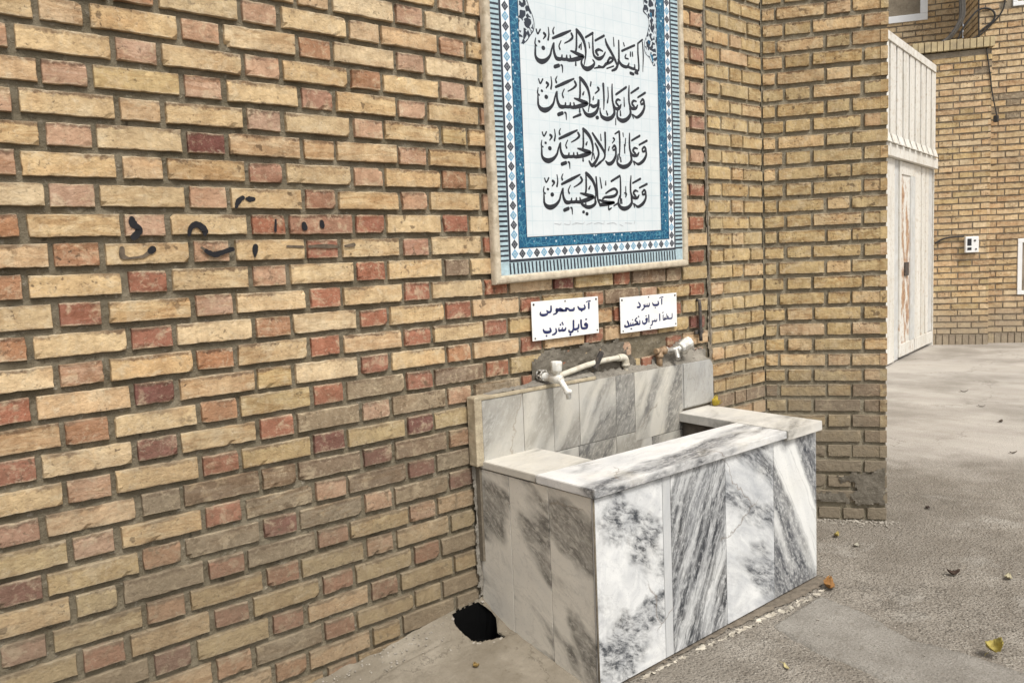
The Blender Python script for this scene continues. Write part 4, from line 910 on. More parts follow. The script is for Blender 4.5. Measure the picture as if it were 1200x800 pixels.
M_RIMR = mat_marble("marble_rim_pale", (13.850, 13.580, -0.635), 0, 3.2, 4.6, 0.43, 0.04, 0.45, haze=0.5, white=(0.71, 0.685, 0.63), grey=(0.045, 0.048, 0.055), thr=0.3, stain=0.5, tilt=(0, 0, R(-8)), dirty=(0.52, 0.48, 0.40))
zb = 0.030
FX = [1.25, 1.5535, 1.5935, 1.885, 2.180, 2.478]
for i, kx in enumerate(('f1', 'f2', 'f3', 'f4', 'f5')):
    slab("front_slab", FX[i] + (0.001 if i else 0), FX[i + 1] - 0.001, -0.545, -0.5335, zb, 0.6125 + 0.0006 * i, MM[kx], label=("blotched white marble slab at the corner of the basin front", "narrow plain grey marble strip in the basin front", "marble slab with dense dark slanting streaks", "pale cloudy marble slab", "white marble slab with bold dark bands")[i])
# side slabs, dirtier and a warmer beige
SX = [-0.5330, -0.352, -0.168, -0.004]
sm = [mat_marble("marble_side_a", (-1.2595, 15.033, 14.470), 0, 2.2, 4.4, 0.465, 0.035, 0.4, haze=0.22, white=(0.75, 0.71, 0.625), grey=(0.03, 0.033, 0.036), tilt=(R(55), R(90), 0), thr=0.3, stain=0.3, dirty=(0.47, 0.425, 0.35)),
      mat_marble("marble_side_b", (-1.2595, 11.952, 12.370), 0, 2.2, 4.4, 0.465, 0.035, 0.4, haze=0.22, white=(0.75, 0.71, 0.625), grey=(0.03, 0.033, 0.036), tilt=(R(55), R(90), 0), thr=0.3, stain=0.3, dirty=(0.47, 0.425, 0.35)),
      mat_marble("marble_side_c", (-1.2595, 8.868, 10.270), 0, 2.2, 4.4, 0.465, 0.035, 0.4, haze=0.22, white=(0.75, 0.71, 0.625), grey=(0.03, 0.033, 0.036), tilt=(R(55), R(90), 0), thr=0.3, stain=0.3, dirty=(0.47, 0.425, 0.35))]
for i in range(3):
    slab("side_slab", 1.2495, 1.2605, SX[i] + 0.001, SX[i + 1] - 0.001, zb, 0.6135, sm[i])
slab("side_slab", 2.4685, 2.4775, -0.5330, -0.004, zb, 0.606, MM['f4'])
def prism(name, foot, z0, z1, mat, bev=0.002, label=None):
    bm = bmesh.new()
    lo = [bm.verts.new((x, y, z0)) for x, y in foot]
    f = bm.faces.new(lo)
    r = bmesh.ops.extrude_face_region(bm, geom=[f])
    bmesh.ops.translate(bm, verts=[v for v in r['geom'] if isinstance(v, bmesh.types.BMVert)], vec=(0, 0, z1 - z0))
    bmesh.ops.recalc_face_normals(bm, faces=bm.faces)
    bmesh.ops.bevel(bm, geom=bm.edges[:], offset=bev, segments=2, affect='EDGES')
    o = link_bm(name, bm, mat, basin)
    if label: o["label"] = label
    return o
prism("rim_slab", [(1.246, -0.003), (1.246, -0.3035), (1.496, -0.3115), (1.494, -0.003)], 0.6185, 0.6432, M_RIML)
prism("rim_slab", [(1.244, -0.3055), (1.240, -0.5580), (2.2425, -0.5620), (2.2655, -0.3330), (1.497, -0.3140)], 0.6180, 0.6448, M_RIM, label="long front rim slab of streaky white marble")
prism("rim_slab", [(2.2465, -0.5640), (2.4865, -0.5660), (2.5120, -0.003), (2.2930, -0.003)], 0.6085, 0.6452, M_RIMR)

# backsplash
SPX = [1.254, 1.435, 1.578, 1.709, 1.909, 2.017, 2.316]
spm = [mat_marble("splash_a", (3.346, 0.0305, 5.580), R(56), 2.6, 3.4, 0.52, 0.04, 0.4, haze=0.45, white=(0.50, 0.485, 0.44), grey=(0.20, 0.195, 0.18), thr=0.35, stain=0.50, det=3, dirty=(0.38, 0.345, 0.28)),
       mat_marble("splash_b", (16.965, 0.0305, 24.180), R(56), 2.6, 3.4, 0.52, 0.04, 0.4, haze=0.45, white=(0.57, 0.54, 0.47), grey=(0.20, 0.19, 0.165), thr=0.35, stain=0.40, det=3, dirty=(0.38, 0.345, 0.28)),
       mat_marble("splash_c", (-1.578, 0.0305, -0.620), R(56), 2.6, 3.4, 0.52, 0.04, 0.4, haze=0.45, white=(0.57, 0.54, 0.47), grey=(0.16, 0.15, 0.135), thr=0.35, stain=0.40, det=3, dirty=(0.38, 0.345, 0.28)),
       mat_marble("splash_d", (7.491, 0.0305, 11.780), R(56), 2.6, 3.4, 0.52, 0.04, 0.4, haze=0.45, white=(0.57, 0.54, 0.47), grey=(0.045, 0.048, 0.055), thr=0.35, stain=0.40, det=3, dirty=(0.38, 0.345, 0.28)),
       mat_marble("splash_e", (0.391, 0.0305, 2.480), R(56), 2.6, 3.4, 0.52, 0.04, 0.4, haze=0.45, white=(0.57, 0.54, 0.47), grey=(0.045, 0.048, 0.055), thr=0.35, stain=0.30, det=3, dirty=(0.38, 0.345, 0.28)),
       mat_marble("splash_f", (4.883, 0.0305, 8.680), R(56), 2.6, 3.4, 0.52, 0.04, 0.4, haze=0.45, white=(0.63, 0.59, 0.50), grey=(0.045, 0.048, 0.055), thr=0.35, stain=0.30, det=3, dirty=(0.38, 0.345, 0.28))]
bm = bmesh.new()
add_box(bm, 1.240, 2.526, -0.0295, -0.0015, 0.30, 0.846)
link_bm("backsplash_bed", bm, M_GROUT, basin)
for i in range(6):
    slab("backsplash_slab", SPX[i] + 0.0008, SPX[i + 1] - 0.0008, -0.0405 - 0.0004 * (i % 2), -0.0295, 0.613 if i < 5 else 0.575, 0.846, spm[i])
for i, (a, b) in enumerate(((1.48, 1.70), (1.70, 1.905), (1.905, 2.115), (2.115, 2.312))):
    slab("backsplash_slab", a + 0.001, b - 0.001, -0.0402, -0.0295, 0.327, 0.611 if i < 3 else 0.573, spm[(i * 2 + 3) % 6])
M_BEIGE = mat_plain("beige_stone_edge", (0.44, 0.37, 0.255), 0.9, 0.35, 22, 0.006, dirt=(0.27, 0.215, 0.14), dirt_amt=0.8, dscale=18)
slab("edge_strip", 1.2215, 1.2530, -0.0435, -0.001, 0.628, 0.858, M_BEIGE, 0.004)
slab("edge_strip", 1.2235, 1.80, -0.0440, -0.001, 0.8465, 0.8600, M_BEIGE, 0.004)
M_END = mat_marble("splash_end_grey", (1, 7, 2), R(80), 2, 4, 0.40, 0.12, 0.5, haze=0.6, white=(0.52, 0.52, 0.50), grey=(0.12, 0.122, 0.125), stain=0.5, dirty=(0.32, 0.29, 0.235))
bm = bmesh.new()
outl = [(2.3165, 0.656), (2.531, 0.656), (2.531, 0.812)] + [(2.531 - 0.035 + 0.035 * math.cos(t), 0.812 + 0.035 * math.sin(t)) for t in [R(a) for a in range(15, 91, 15)]] + [(2.3165, 0.849)]
fr = [bm.verts.new((x, -0.0445, z)) for x, z in outl]; bk = [bm.verts.new((x, -0.002, z)) for x, z in outl]
bm.faces.new(fr); bm.faces.new(list(reversed(bk)))
for i in range(len(outl)):
    j = (i + 1) % len(outl)
    bm.faces.new([fr[j], fr[i], bk[i], bk[j]])
bmesh.ops.recalc_face_normals(bm, faces=bm.faces)
bmesh.ops.bevel(bm, geom=[e for e in bm.edges if all(v.co.y < -0.043 for v in e.verts)], offset=0.006, segments=3, affect='EDGES')
link_bm("backsplash_slab", bm, M_END, basin)["label"] = "plain grey end slab with rounded corner"
# bed of crumbling mortar on the ledge
bm = bmesh.new(); g = []
nx = 180
for i in range(nx + 1):
    x = 1.29 + (2.525 - 1.29) * i / nx
    row = []
    for j in range(9):
        t = j / 8
        y = -0.040 + 0.0395 * t
        amp = 0.006 + 0.02 * max(0, min(1, (x - 1.45) / 0.2)) * (1 if x < 2.1 else 0.55) + (0.030 * math.exp(-((x - 2.42) / 0.09) ** 2))
        e = max(0, min(1, (i / 8), (nx - i) / 5))
        h = 0.8455 + e * (amp * (t ** 0.8) * (0.7 + 0.9 * abs(mnoise.noise(Vector((x * 22, y * 40, 0))))) + 0.004 * mnoise.noise(Vector((x * 70, y * 90, 5))) + 0.001)
        if x < 1.80: h += 0.0145
        row.append(bm.verts.new((x, y, h)))
    g.append(row)
for i in range(nx):
    for j in range(8):
        bm.faces.new([g[i][j], g[i + 1][j], g[i + 1][j + 1], g[i][j + 1]])
link_bm("mortar_bed", bm, M_CEMENT, basin, smooth=True)
# pale crust of spilt plaster along the front foot
M_CRUST = mat_plain("plaster_crust", (0.52, 0.47, 0.38), 0.95, 0.35, 40, 0.004, dirt=(0.25, 0.21, 0.16), dirt_amt=0.8, dscale=30)
ol = [(1.38, 0.549), (1.6, 0.560), (1.8, 0.572), (2.0, 0.583), (2.15, 0.595), (2.33, 0.606), (2.42, 0.612), (2.42, 0.63), (2.3, 0.640), (2.12, 0.628), (1.98, 0.612), (1.8, 0.592), (1.6, 0.580), (1.4, 0.568)]
lumpy_patch("plaster_crust", ol, 0, M_CRUST, basin, step=0.005, thick=0.002, amp=0.010, plane=lambda x, z, h: (x, -z, GZ - 0.001 + h))
M_FOOT = mat_plain("foot_strip", (0.17, 0.14, 0.105), 0.95, 0.35, 40, 0.004)  # dark strip between the front slabs and the crust
ol = [(1.30, 0.531), (2.50, 0.531), (2.50, 0.600), (2.3, 0.604), (2.0, 0.580), (1.7, 0.560), (1.30, 0.548)]
lumpy_patch("foot_strip", ol, 0, M_FOOT, basin, step=0.008, thick=0.004, amp=0.003, plane=lambda x, z, h: (x, -z, GZ + 0.001 + h))
# dirt collected on the ledge against the wall and the corner grout
bm = bmesh.new()
add_tube(bm, [(1.2485, -0.5435, z) for z in (0.024, 0.2, 0.4, 0.612)], 0.0035, 6)
link_bm("corner_grout", bm, M_GROUT, basin)

# ================================================================ TAPS AND PIPE
M_PLASTIC = mat_plain("white_plastic", (0.70, 0.69, 0.64), 0.35, 0.15, 20, 0.0008, dirt=(0.40, 0.335, 0.235), dirt_amt=0.7, dscale=60)
M_PVC = mat_plain("aged_pvc", (0.60, 0.56, 0.46), 0.5, 0.15, 20, 0.0005, dirt=(0.33, 0.27, 0.18), dirt_amt=0.55, dscale=35)
M_RUST = mat_plain("rusty_steel", (0.13, 0.075, 0.045), 0.85, 0.4, 60, 0.001, dirt=(0.24, 0.11, 0.05), dirt_amt=0.6, dscale=60)
M_DARKSTEEL = mat_plain("dark_steel", (0.055, 0.05, 0.047), 0.7, 0.35, 50, 0.001, dirt=(0.16, 0.12, 0.085), dirt_amt=0.6, dscale=50)
M_CHROME = mat_plain("limed_chrome", (0.50, 0.48, 0.44), 0.4, 0.3, 60, 0.001, metal=0.6, dirt=(0.55, 0.5, 0.42), dirt_amt=0.8, dscale=60)
M_BRASS = mat_plain("grimy_brass", (0.36, 0.25, 0.15), 0.6, 0.3, 50, 0.001, metal=0.3, dirt=(0.18, 0.11, 0.07), dirt_amt=0.7, dscale=45)

t = empty("water_tap", (1.573, -0.06, 0.884), "white plastic tap with open hex nut, left of the two taps over the basin", "tap")
bm = bmesh.new()
add_lathe(bm, [(0, 0.012), (0.012, 0.012), (0.014, 0.017), (0.030, 0.017), (0.033, 0.013), (0.052, 0.013), (0.056, 0.016), (0.085, 0.017), (0.106, 0.015), (0.112, 0.011)], (1.556, -0.001, 0.887), (0, -1, -0.04), 20)
link_bm("body", bm, M_PLASTIC, t)
bm = bmesh.new()
for q in range(6):
    a = q * math.pi / 3
    c = Vector((1.548 + 0.019 * math.cos(a), -0.012, 0.893 + 0.019 * math.sin(a)))
    b = Vector((1.548 + 0.019 * math.cos(a + math.pi / 3), -0.012, 0.893 + 0.019 * math.sin(a + math.pi / 3)))
    for yy in (-0.008, -0.030):
        add_tube(bm, [c + Vector((0, yy + 0.012, 0)), b + Vector((0, yy + 0.012, 0))], 0.003, 6)
    add_tube(bm, [c + Vector((0, 0.004, 0)), c + Vector((0, -0.018, 0))], 0.003, 6)
link_bm("hex_nut", bm, M_CHROME, t)
bm = bmesh.new()
add_lathe(bm, [(0, 0.012), (0.010, 0.012), (0.012, 0.017), (0.020, 0.0185), (0.046, 0.0195), (0.050, 0.0175), (0.051, 0.010)], (1.556, -0.085, 0.896), (0.0, -0.05, 1), 32, 8, 0.05)
link_bm("handle", bm, M_PLASTIC, t, False)
bm = bmesh.new()
pts = catmull([(1.556, -0.092, 0.884), (1.557, -0.106, 0.876), (1.560, -0.124, 0.854), (1.562, -0.132, 0.843)], 5)
add_tube(bm, pts, [0.012 - 0.003 * i / (len(pts) - 1) for i in range(len(pts))], 14)
add_lathe(bm, [(0, 0.009), (0.004, 0.0145), (0.014, 0.0145), (0.016, 0.010), (0.034, 0.0085), (0.035, 0.005)], (1.562, -0.133, 0.851), (0, -0.12, -1), 16)
link_bm("spout", bm, M_PLASTIC, t)

t = empty("water_pipe", (1.80, -0.022, 0.9), "off-white plastic pipe sloping up from the left tap to an elbow over the backsplash", "pipe")
bm = bmesh.new()
pts = catmull([(1.590, -0.030, 0.878), (1.67, -0.028, 0.889), (1.76, -0.026, 0.902), (1.86, -0.024, 0.910), (1.955, -0.022, 0.911)], 6)
add_tube(bm, pts, 0.0105, 14)
link_bm("pipe", bm, M_PVC, t)
bm = bmesh.new()
pts = catmull([(1.945, -0.022, 0.911), (1.972, -0.022, 0.910), (1.986, -0.022, 0.902), (1.990, -0.022, 0.882)], 6)
add_tube(bm, pts, 0.0145, 14)
add_lathe(bm, [(0, 0.0165), (0.010, 0.0165)], (1.990, -0.022, 0.884), (0, 0, -1), 16)
add_lathe(bm, [(0, 0.010), (0.03, 0.010)], (1.990, -0.022, 0.876), (0, 0, -1), 14)
link_bm("elbow", bm, M_PVC, t)
bm = bmesh.new()
M4 = Matrix.Translation((1.824, -0.034, 0.918)) @ Matrix.Rotation(R(28), 4, 'Y') @ Matrix.Rotation(R(8), 4, 'X')
add_box(bm, -0.011, 0.011, -0.004, 0.004, -0.036, 0.034, M4, 0.001)
link_bm("clamp", bm, M_DARKSTEEL, t)

t = empty("water_tap", (2.27, -0.04, 0.905), "white plastic tap on a rusty brass tee, below the cold water sign", "tap")
bm = bmesh.new()
add_tube(bm, [(2.195, -0.022, 0.845), (2.195, -0.022, 0.90)], 0.0125, 12)
add_lathe(bm, [(0, 0.018), (0.012, 0.018), (0.014, 0.014), (0.03, 0.014)], (2.195, -0.022, 0.885), (0, 0, 1), 6)
add_lathe(bm, [(0, 0.013), (0.03, 0.013), (0.032, 0.019), (0.048, 0.019), (0.05, 0.012)], (2.180, -0.022, 0.912), (1, -0.05, 0.0), 6)
add_lathe(bm, [(0, 0.012), (0.024, 0.012), (0.025, 0.009)], (2.195, -0.022, 0.912), (-1, -0.1, 0.06), 12)
link_bm("tee_fitting", bm, M_BRASS, t)
bm = bmesh.new()
add_lathe(bm, [(0, 0.016), (0.010, 0.016), (0.012, 0.010), (0.050, 0.010), (0.055, 0.014), (0.085, 0.014), (0.09, 0.008)], (2.228, -0.024, 0.911), (1, -0.22, -0.02), 16)
pts = catmull([(2.280, -0.040, 0.906), (2.270, -0.054, 0.890), (2.262, -0.064, 0.875)], 5)
add_tube(bm, pts, [0.012 - 0.002 * i / (len(pts) - 1) for i in range(len(pts))], 12)
link_bm("body", bm, M_CHROME, t)
bm = bmesh.new()
add_lathe(bm, [(0, 0.010), (0.016, 0.010)], (2.285, -0.044, 0.910), (0.75, -0.16, 0.34), 16)
add_lathe(bm, [(0.016, 0.014), (0.020, 0.019), (0.030, 0.019), (0.031, 0.016), (0.034, 0.021), (0.064, 0.0235), (0.072, 0.021), (0.074, 0.01)], (2.285, -0.044, 0.910), (0.75, -0.16, 0.34), 32, 8, 0.05)
link_bm("handle", bm, M_PLASTIC, t)

bm = bmesh.new()
add_tube(bm, [(2.478, -0.001, 1.100), (2.478, -0.014, 1.098), (2.479, -0.016, 1.075), (2.481, -0.016, 0.95), (2.482, -0.016, 0.925)], 0.0075, 10)
add_box(bm, 2.455, 2.512, -0.009, -0.001, 0.955, 0.972, None, 0.002)
tag(link_bm("iron_bracket", bm, M_DARKSTEEL), "dark upright iron rod fixed to the wall right of the cold water sign", "bracket")

# ================================================================ TILE PANEL
panel = empty("tile_panel", (1.88, 0, 1.23), "tall framed tile panel of black calligraphy inside blue borders on the brick wall", "tile panel")
SH = lambda x: 0.026 * (x - 1.51) / 1.04
def quadp(bm, P, y, mi=0):
    f = bm.faces.new([bm.verts.new((x, y, z + SH(x))) for x, z in P])
    f.material_index = mi
def band(bm, a, b, y, mi=0):
    (x0, x1, z0, z1), (u0, u1, w0, w1) = a, b
    quadp(bm, [(x0, z0), (x1, z0), (u1, w0), (u0, w0)], y, mi)
    quadp(bm, [(x1, z0), (x1, z1), (u1, w1), (u1, w0)], y, mi)
    quadp(bm, [(x1, z1), (x0, z1), (u0, w1), (u1, w1)], y, mi)
    quadp(bm, [(x0, z1), (x0, z0), (u0, w0), (u0, w1)], y, mi)
PT = 2.80
E0 = (1.380, 2.368, 1.256, PT - 0.03)
E1 = (1.4205, 2.324, 1.297, PT - 0.07)
E2 = (1.4295, 2.3155, 1.3065, PT - 0.08)
E3 = (1.4665, 2.284, 1.342, PT - 0.115)
E4 = (1.5075, 2.2315, 1.3805, PT - 0.155)
def mat_tile():
    k = NT("glazed_white_tile")
    P = k.obj
    x, y, z = k.sep(P)
    gx = k.math('ABSOLUTE', k.math('SUBTRACT', k.math('FRACT', k.math('MULTIPLY', x, 1 / 0.0495)), 0.5))
    gz = k.math('ABSOLUTE', k.math('SUBTRACT', k.math('FRACT', k.math('MULTIPLY', z, 1 / 0.0495)), 0.5))
    g = k.math('MAXIMUM', k.rng(gx, 0.455, 0.485), k.rng(gz, 0.455, 0.485))
    n = k.noise(P, 9, 5, 0.6)
    c = k.mix(k.rng(n, 0.35, 0.65), (0.58, 0.63, 0.645), (0.655, 0.69, 0.695))
    c = k.mix(k.math('MULTIPLY', g, k.rng(k.noise(P, 5, 3, 0.5), 0.35, 0.6, 0.15, 0.6)), c, (0.42, 0.53, 0.56))
    c = k.mix(k.rng(k.noise(P, 40, 6, 0.65), 0.6, 0.72, 0, 0.25), c, (0.5, 0.52, 0.53))
    return k.fin(c, 0.22, spec=0.5)
M_TILE = mat_tile()
def mat_blue():
    k = NT("cobalt_arabesque_glaze")
    P = k.obj
    d = k.vadd(P, k.vadd(k.noise(P, 26, 3, 0.5, color=True), (0.03, 0.03, 0.03), 'MULTIPLY'))
    v = k.voro(d, 46, 'DISTANCE_TO_EDGE')
    f = k.voro(P, 40, 'F1')
    c = k.mix(k.rng(k.noise(P, 60, 4, 0.6), 0.35, 0.65), (0.006, 0.058, 0.125), (0.012, 0.115, 0.215))
    c = k.mix(k.rng(v, 0.0, 0.07, 0.6, 0.0), c, (0.10, 0.33, 0.42))
    c = k.mix(k.rng(f, 0.10, 0.20, 0.75, 0.0), c, (0.62, 0.74, 0.78))
    c = k.mix(k.rng(k.voro(k.map(P, loc=(3, 1, 2)), 38, 'F1'), 0.08, 0.16, 0.8, 0.0), c, (0.008, 0.03, 0.10))
    return k.fin(c, 0.25, spec=0.5)
M_BLUE = mat_blue()
M_INK = mat_plain("black_glaze", (0.014, 0.014, 0.018), 0.3, 0.3, spec=0.5)
M_INKDARK = mat_plain("dark_line_glaze", (0.028, 0.033, 0.045), 0.35, 0.4, spec=0.5)
M_PALEBLUE = mat_plain("pale_blue_glaze", (0.40, 0.52, 0.555), 0.3, 0.25, 60, spec=0.5)
M_SKYBLUE = mat_plain("sky_blue_glaze", (0.155, 0.345, 0.52), 0.3, 0.3, 90, spec=0.5)
M_GREYG = mat_plain("grey_glaze", (0.16, 0.165, 0.18), 0.3, 0.4, 90, spec=0.5)
CALLI = [(0, 46), (46, 92), (92, 137), (137, 181)]
M_FAINT = mat_plain("faded_grey_ink", (0.40, 0.42, 0.43), 0.35, 0.1, spec=0.5)
bm = bmesh.new()
add_box(bm, 1.375, 2.372, -0.0150, 0.011, 1.25, PT - 0.02)
quadp(bm, [(E4[0], E4[2]), (E4[1], E4[2]), (E4[1], E4[3]), (E4[0], E4[3])], -0.0162)
link_bm("tile_field", bm, M_TILE, panel)
bm = bmesh.new()
band(bm, E3, E4, -0.0160)
# scrolled dark outline inside the blue border
for (a, b) in ((E3, 0.0022), (E4, -0.0022)):
    x0, x1, z0, z1 = a
    s = 1 if b > 0 else -1
    w = abs(b)
    band(bm, (x0, x1, z0, z1), (x0 + s * w, x1 - s * w, z0 + s * w, z1 - s * w), -0.0163, 1)
link_bm("blue_border", bm, [M_BLUE, M_INKDARK], panel)
bm = bmesh.new()
band(bm, E2, E3, -0.0158, 0)
cx0, cx1 = (E2[0] + E3[0]) / 2, (E2[1] + E3[1]) / 2
cz0, cz1 = (E2[2] + E3[2]) / 2, (E2[3] + E3[3]) / 2
def diamond(cx, cz, rx, rz, dark, i):
    a, b = (2, 1) if dark else (3, 1)
    quadp(bm, [(cx - rx, cz), (cx, cz - rz), (cx + rx, cz), (cx, cz + rz)], -0.0160, 1 if dark else 3)
    quadp(bm, [(cx - rx * .62, cz), (cx, cz - rz * .62), (cx + rx * .62, cz), (cx, cz + rz * .62)], -0.0162, 2 if dark else 4)
    quadp(bm, [(cx - rx * .26, cz), (cx, cz - rz * .26), (cx + rx * .26, cz), (cx, cz + rz * .26)], -0.0164, 1 if dark else 3)
n = 25
for i in range(n + 1):
    x = cx0 + (cx1 - cx0) * i / n
    diamond(x, cz0, 0.0152, 0.0166, i % 2 == 1, i)
nv = 42
for i in range(1, nv):
    z = cz0 + (cz1 - cz0) * i / nv
    for cx in (cx0, cx1):
        diamond(cx, z, 0.0152, 0.0166, i % 2 == 1, i)
link_bm("diamond_border", bm, [mat_plain("white_glaze", (0.72, 0.75, 0.76), 0.25, 0.06, spec=0.5), M_INKDARK, M_GREYG, M_SKYBLUE, M_PALEBLUE], panel)
bm = bmesh.new()
band(bm, E0, E1, -0.0156, 0)
band(bm, E1, E2, -0.0160, 1)
def bar(x0, x1, z0, z1, lean=0.0):
    quadp(bm, [(x0, z0), (x1, z0), (x1 + lean, z1), (x0 + lean, z1)], -0.0160, 1)
x = E1[0] + 0.002
while x < E1[1] - 0.006:
    bar(x, x + random.uniform(0.0066, 0.0082), E0[2] + 0.001, E1[2] - 0.002, random.uniform(-0.004, -0.001)); x += 0.0172
z = E1[2] + 0.004
while z < E0[3] - 0.006:
    bar(E0[0], E1[0] - 0.001, z, z + random.uniform(0.0060, 0.0074))
    bar(E1[1] + 0.001, E0[1], z, z + random.uniform(0.0060, 0.0074)); z += 0.0165
link_bm("dentil_border", bm, [M_PALEBLUE, M_INKDARK], panel)
M_FRAME = mat_plain("cream_stone_frame", (0.56, 0.48, 0.36), 0.85, 0.2, 35, 0.003, dirt=(0.33, 0.265, 0.18), dirt_amt=0.75, dscale=26)
def mould(bm, P, Q, inward):
    """half-round stone moulding from P to Q on the wall; inward = unit (x,z) towards the tiles"""
    prof_ = [(0.0, 0.0), (0.0, 0.020), (0.003, 0.0245), (0.007, 0.0265), (0.021, 0.0265), (0.025, 0.024), (0.0275, 0.018), (0.028, 0.0)]
    rings = []
    for (X, Z), ext in ((P, 1), (Q, -1)):
        ring = []
        for (u, h) in prof_:
            # mitre
            dx, dz = (Q[0] - P[0]), (Q[1] - P[1])
            l = math.hypot(dx, dz)
            e = u * ext
            px, pz = X + inward[0] * u + dx / l * e, Z + inward[1] * u + dz / l * e
            ring.append(bm.verts.new((px, -h, pz + SH(px))))
        rings.append(ring)
    m = 40
    prev = rings[0]
    allr = [rings[0]]
    for q in range(1, m):
        t_ = q / m
        ring = []
        for a, b in zip(rings[0], rings[1]):
            c_ = a.co.lerp(b.co, t_)
            w_ = 0.0012 * mnoise.noise(c_ * 18) 
            ring.append(bm.verts.new((c_.x + w_ * inward[0], c_.y + (w_ if c_.y < -0.001 else 0), c_.z + w_ * inward[1])))
        allr.append(ring)
    allr.append(rings[1])
    for a, b in zip(allr, allr[1:]):
        for q in range(len(a) - 1):
            f = bm.faces.new([a[q], a[q + 1], b[q + 1], b[q]]); f.smooth = True
bm = bmesh.new()
FO = (1.352, 2.398, 1.2265, PT)
mould(bm, (FO[0], FO[2]), (FO[1], FO[2]), (0, 1))
mould(bm, (FO[1], FO[2]), (FO[1], FO[3]), (-1, 0))
mould(bm, (FO[1], FO[3]), (FO[0], FO[3]), (0, -1))
mould(bm, (FO[0], FO[3]), (FO[0], FO[2]), (1, 0))
bmesh.ops.recalc_face_normals(bm, faces=bm.faces)
link_bm("frame", bm, M_FRAME, panel)
bm = bmesh.new()
for i, st in enumerate(TRACES['faint']):
    ribbon(bm, [(x, z, w * 0.8) for x, z, w in st], -0.0166 - 0.000005 * i)
link_bm("faded_line", bm, M_FAINT, panel)
for a_, b_ in CALLI:
    bm = bmesh.new()
    for i, st in enumerate(TRACES['calligraphy'][a_:b_]):
        ribbon(bm, [(x, z, w * 1.68 + 0.0008) for x, z, w in st], -0.0166 - 0.000004 * i)
    link_bm("calligraphy", bm, M_INK, panel)
k = NT("arabesque_black_white")
v_ = k.voro(k.vadd(k.obj, k.vadd(k.noise(k.obj, 30, 2, 0.5, color=True), (0.03, 0.03, 0.03), 'MULTIPLY')), 34, 'DISTANCE_TO_EDGE')
M_ORN = k.fin(k.mix(k.rng(v_, 0.10, 0.13), (0.55, 0.60, 0.62), (0.022, 0.027, 0.04)), 0.3, spec=0.5)
for key, inn in (('spL', 'spLi'), ('spR', 'spRi')):
    bm = bmesh.new()
    xs_ = E4[0] if key == 'spL' else E4[1]
    P = catmull([(a, b, c) for a, b, c in TRACES[key][0]], 5)
    top = 2.55
    P2 = [(x, z) for x, z, w in P] + [(P[-1][0] + (0.05 if key == 'spL' else -0.05), top)]
    for a, b in zip(P2, P2[1:]):
        quadp2 = [(a[0], a[1]), (b[0], b[1]), (xs_, b[1]), (xs_, a[1])]
        f = bm.faces.new([bm.verts.new((x, -0.01635, z)) for x, z in quadp2]); f.material_index = 1
    ribbon(bm, P, -0.0167, 0)
    for i, st in enumerate(TRACES[inn]):
        ribbon(bm, [(x, z, w * 1.3) for x, z, w in st], -0.01655 - 0.00001 * i, 0 if (i % 3 or key == 'spL') else 2)
    link_bm("corner_ornament", bm, [M_INKDARK, M_ORN, M_BLUE], panel)

# ================================================================ SIGNS
M_SIGN = mat_plain("white_enamel", (0.80, 0.80, 0.78), 0.3, 0.04, 10, spec=0.5, dirt=(0.66, 0.63, 0.56), dirt_amt=0.35, dscale=20)
M_NAVY = mat_plain("navy_lettering", (0.022, 0.028, 0.10), 0.45, 0.25, spec=0.4)
SPLIT = {'sign1': 10, 'sign2': 8}
def sign(key, x0, x1, z0, z1, label, sl=0.0):
    s = empty("wall_sign", ((x0 + x1) / 2, 0, (z0 + z1) / 2), label, "sign")
    bm = bmesh.new()
    add_box(bm, x0, x1, -0.0135, -0.0105, z0, z1, None, 0.001)
    link_bm("plate", bm, M_SIGN, s)
    zm = (z0 + z1) / 2 - 0.002
    for line in (0, 1):
        bm = bmesh.new()
        for i, st in enumerate(TRACES[key]):
            cx_ = sum(p[0] for p in st) / len(st); cz_ = sum(p[1] for p in st) / len(st)
            if (i >= SPLIT[key]) == bool(line):
                ribbon(bm, [(x, z, w * 1.7 + 0.0004) for x, z, w in st], -0.0138 - 0.000008 * i)
        link_bm("lettering", bm, M_NAVY, s)
    for (x, z) in ((x0 + 0.010, z1 - 0.010), (x1 - 0.012, z1 - 0.010), (x0 + 0.012, z0 + 0.009), (x1 - 0.010, z0 + 0.012), ((x0 + x1) / 2 - 0.005, z1 - 0.007)):
        bm = bmesh.new()
        r_ = 0.0042 if z > (z0 + z1) / 2 + 0.062 - 0.02 and abs(x - (x0 + x1) / 2) > 0.05 else 0.003
        add_lathe(bm, [(0, r_), (0.002, r_ * 0.9), (0.003, r_ * 0.4)], (x, -0.0135, z), (0, -1, 0), 10)
        link_bm("screw", bm, M_DARKSTEEL, s)
sign('sign1', 1.516, 1.8545, 1.016, 1.1545, "white sign in navy Persian lettering meaning ordinary drinking water, left of the pair")
sign('sign2', 1.9775, 2.3255, 1.0015, 1.141, "white sign in navy Persian lettering meaning cold water, right of the pair")

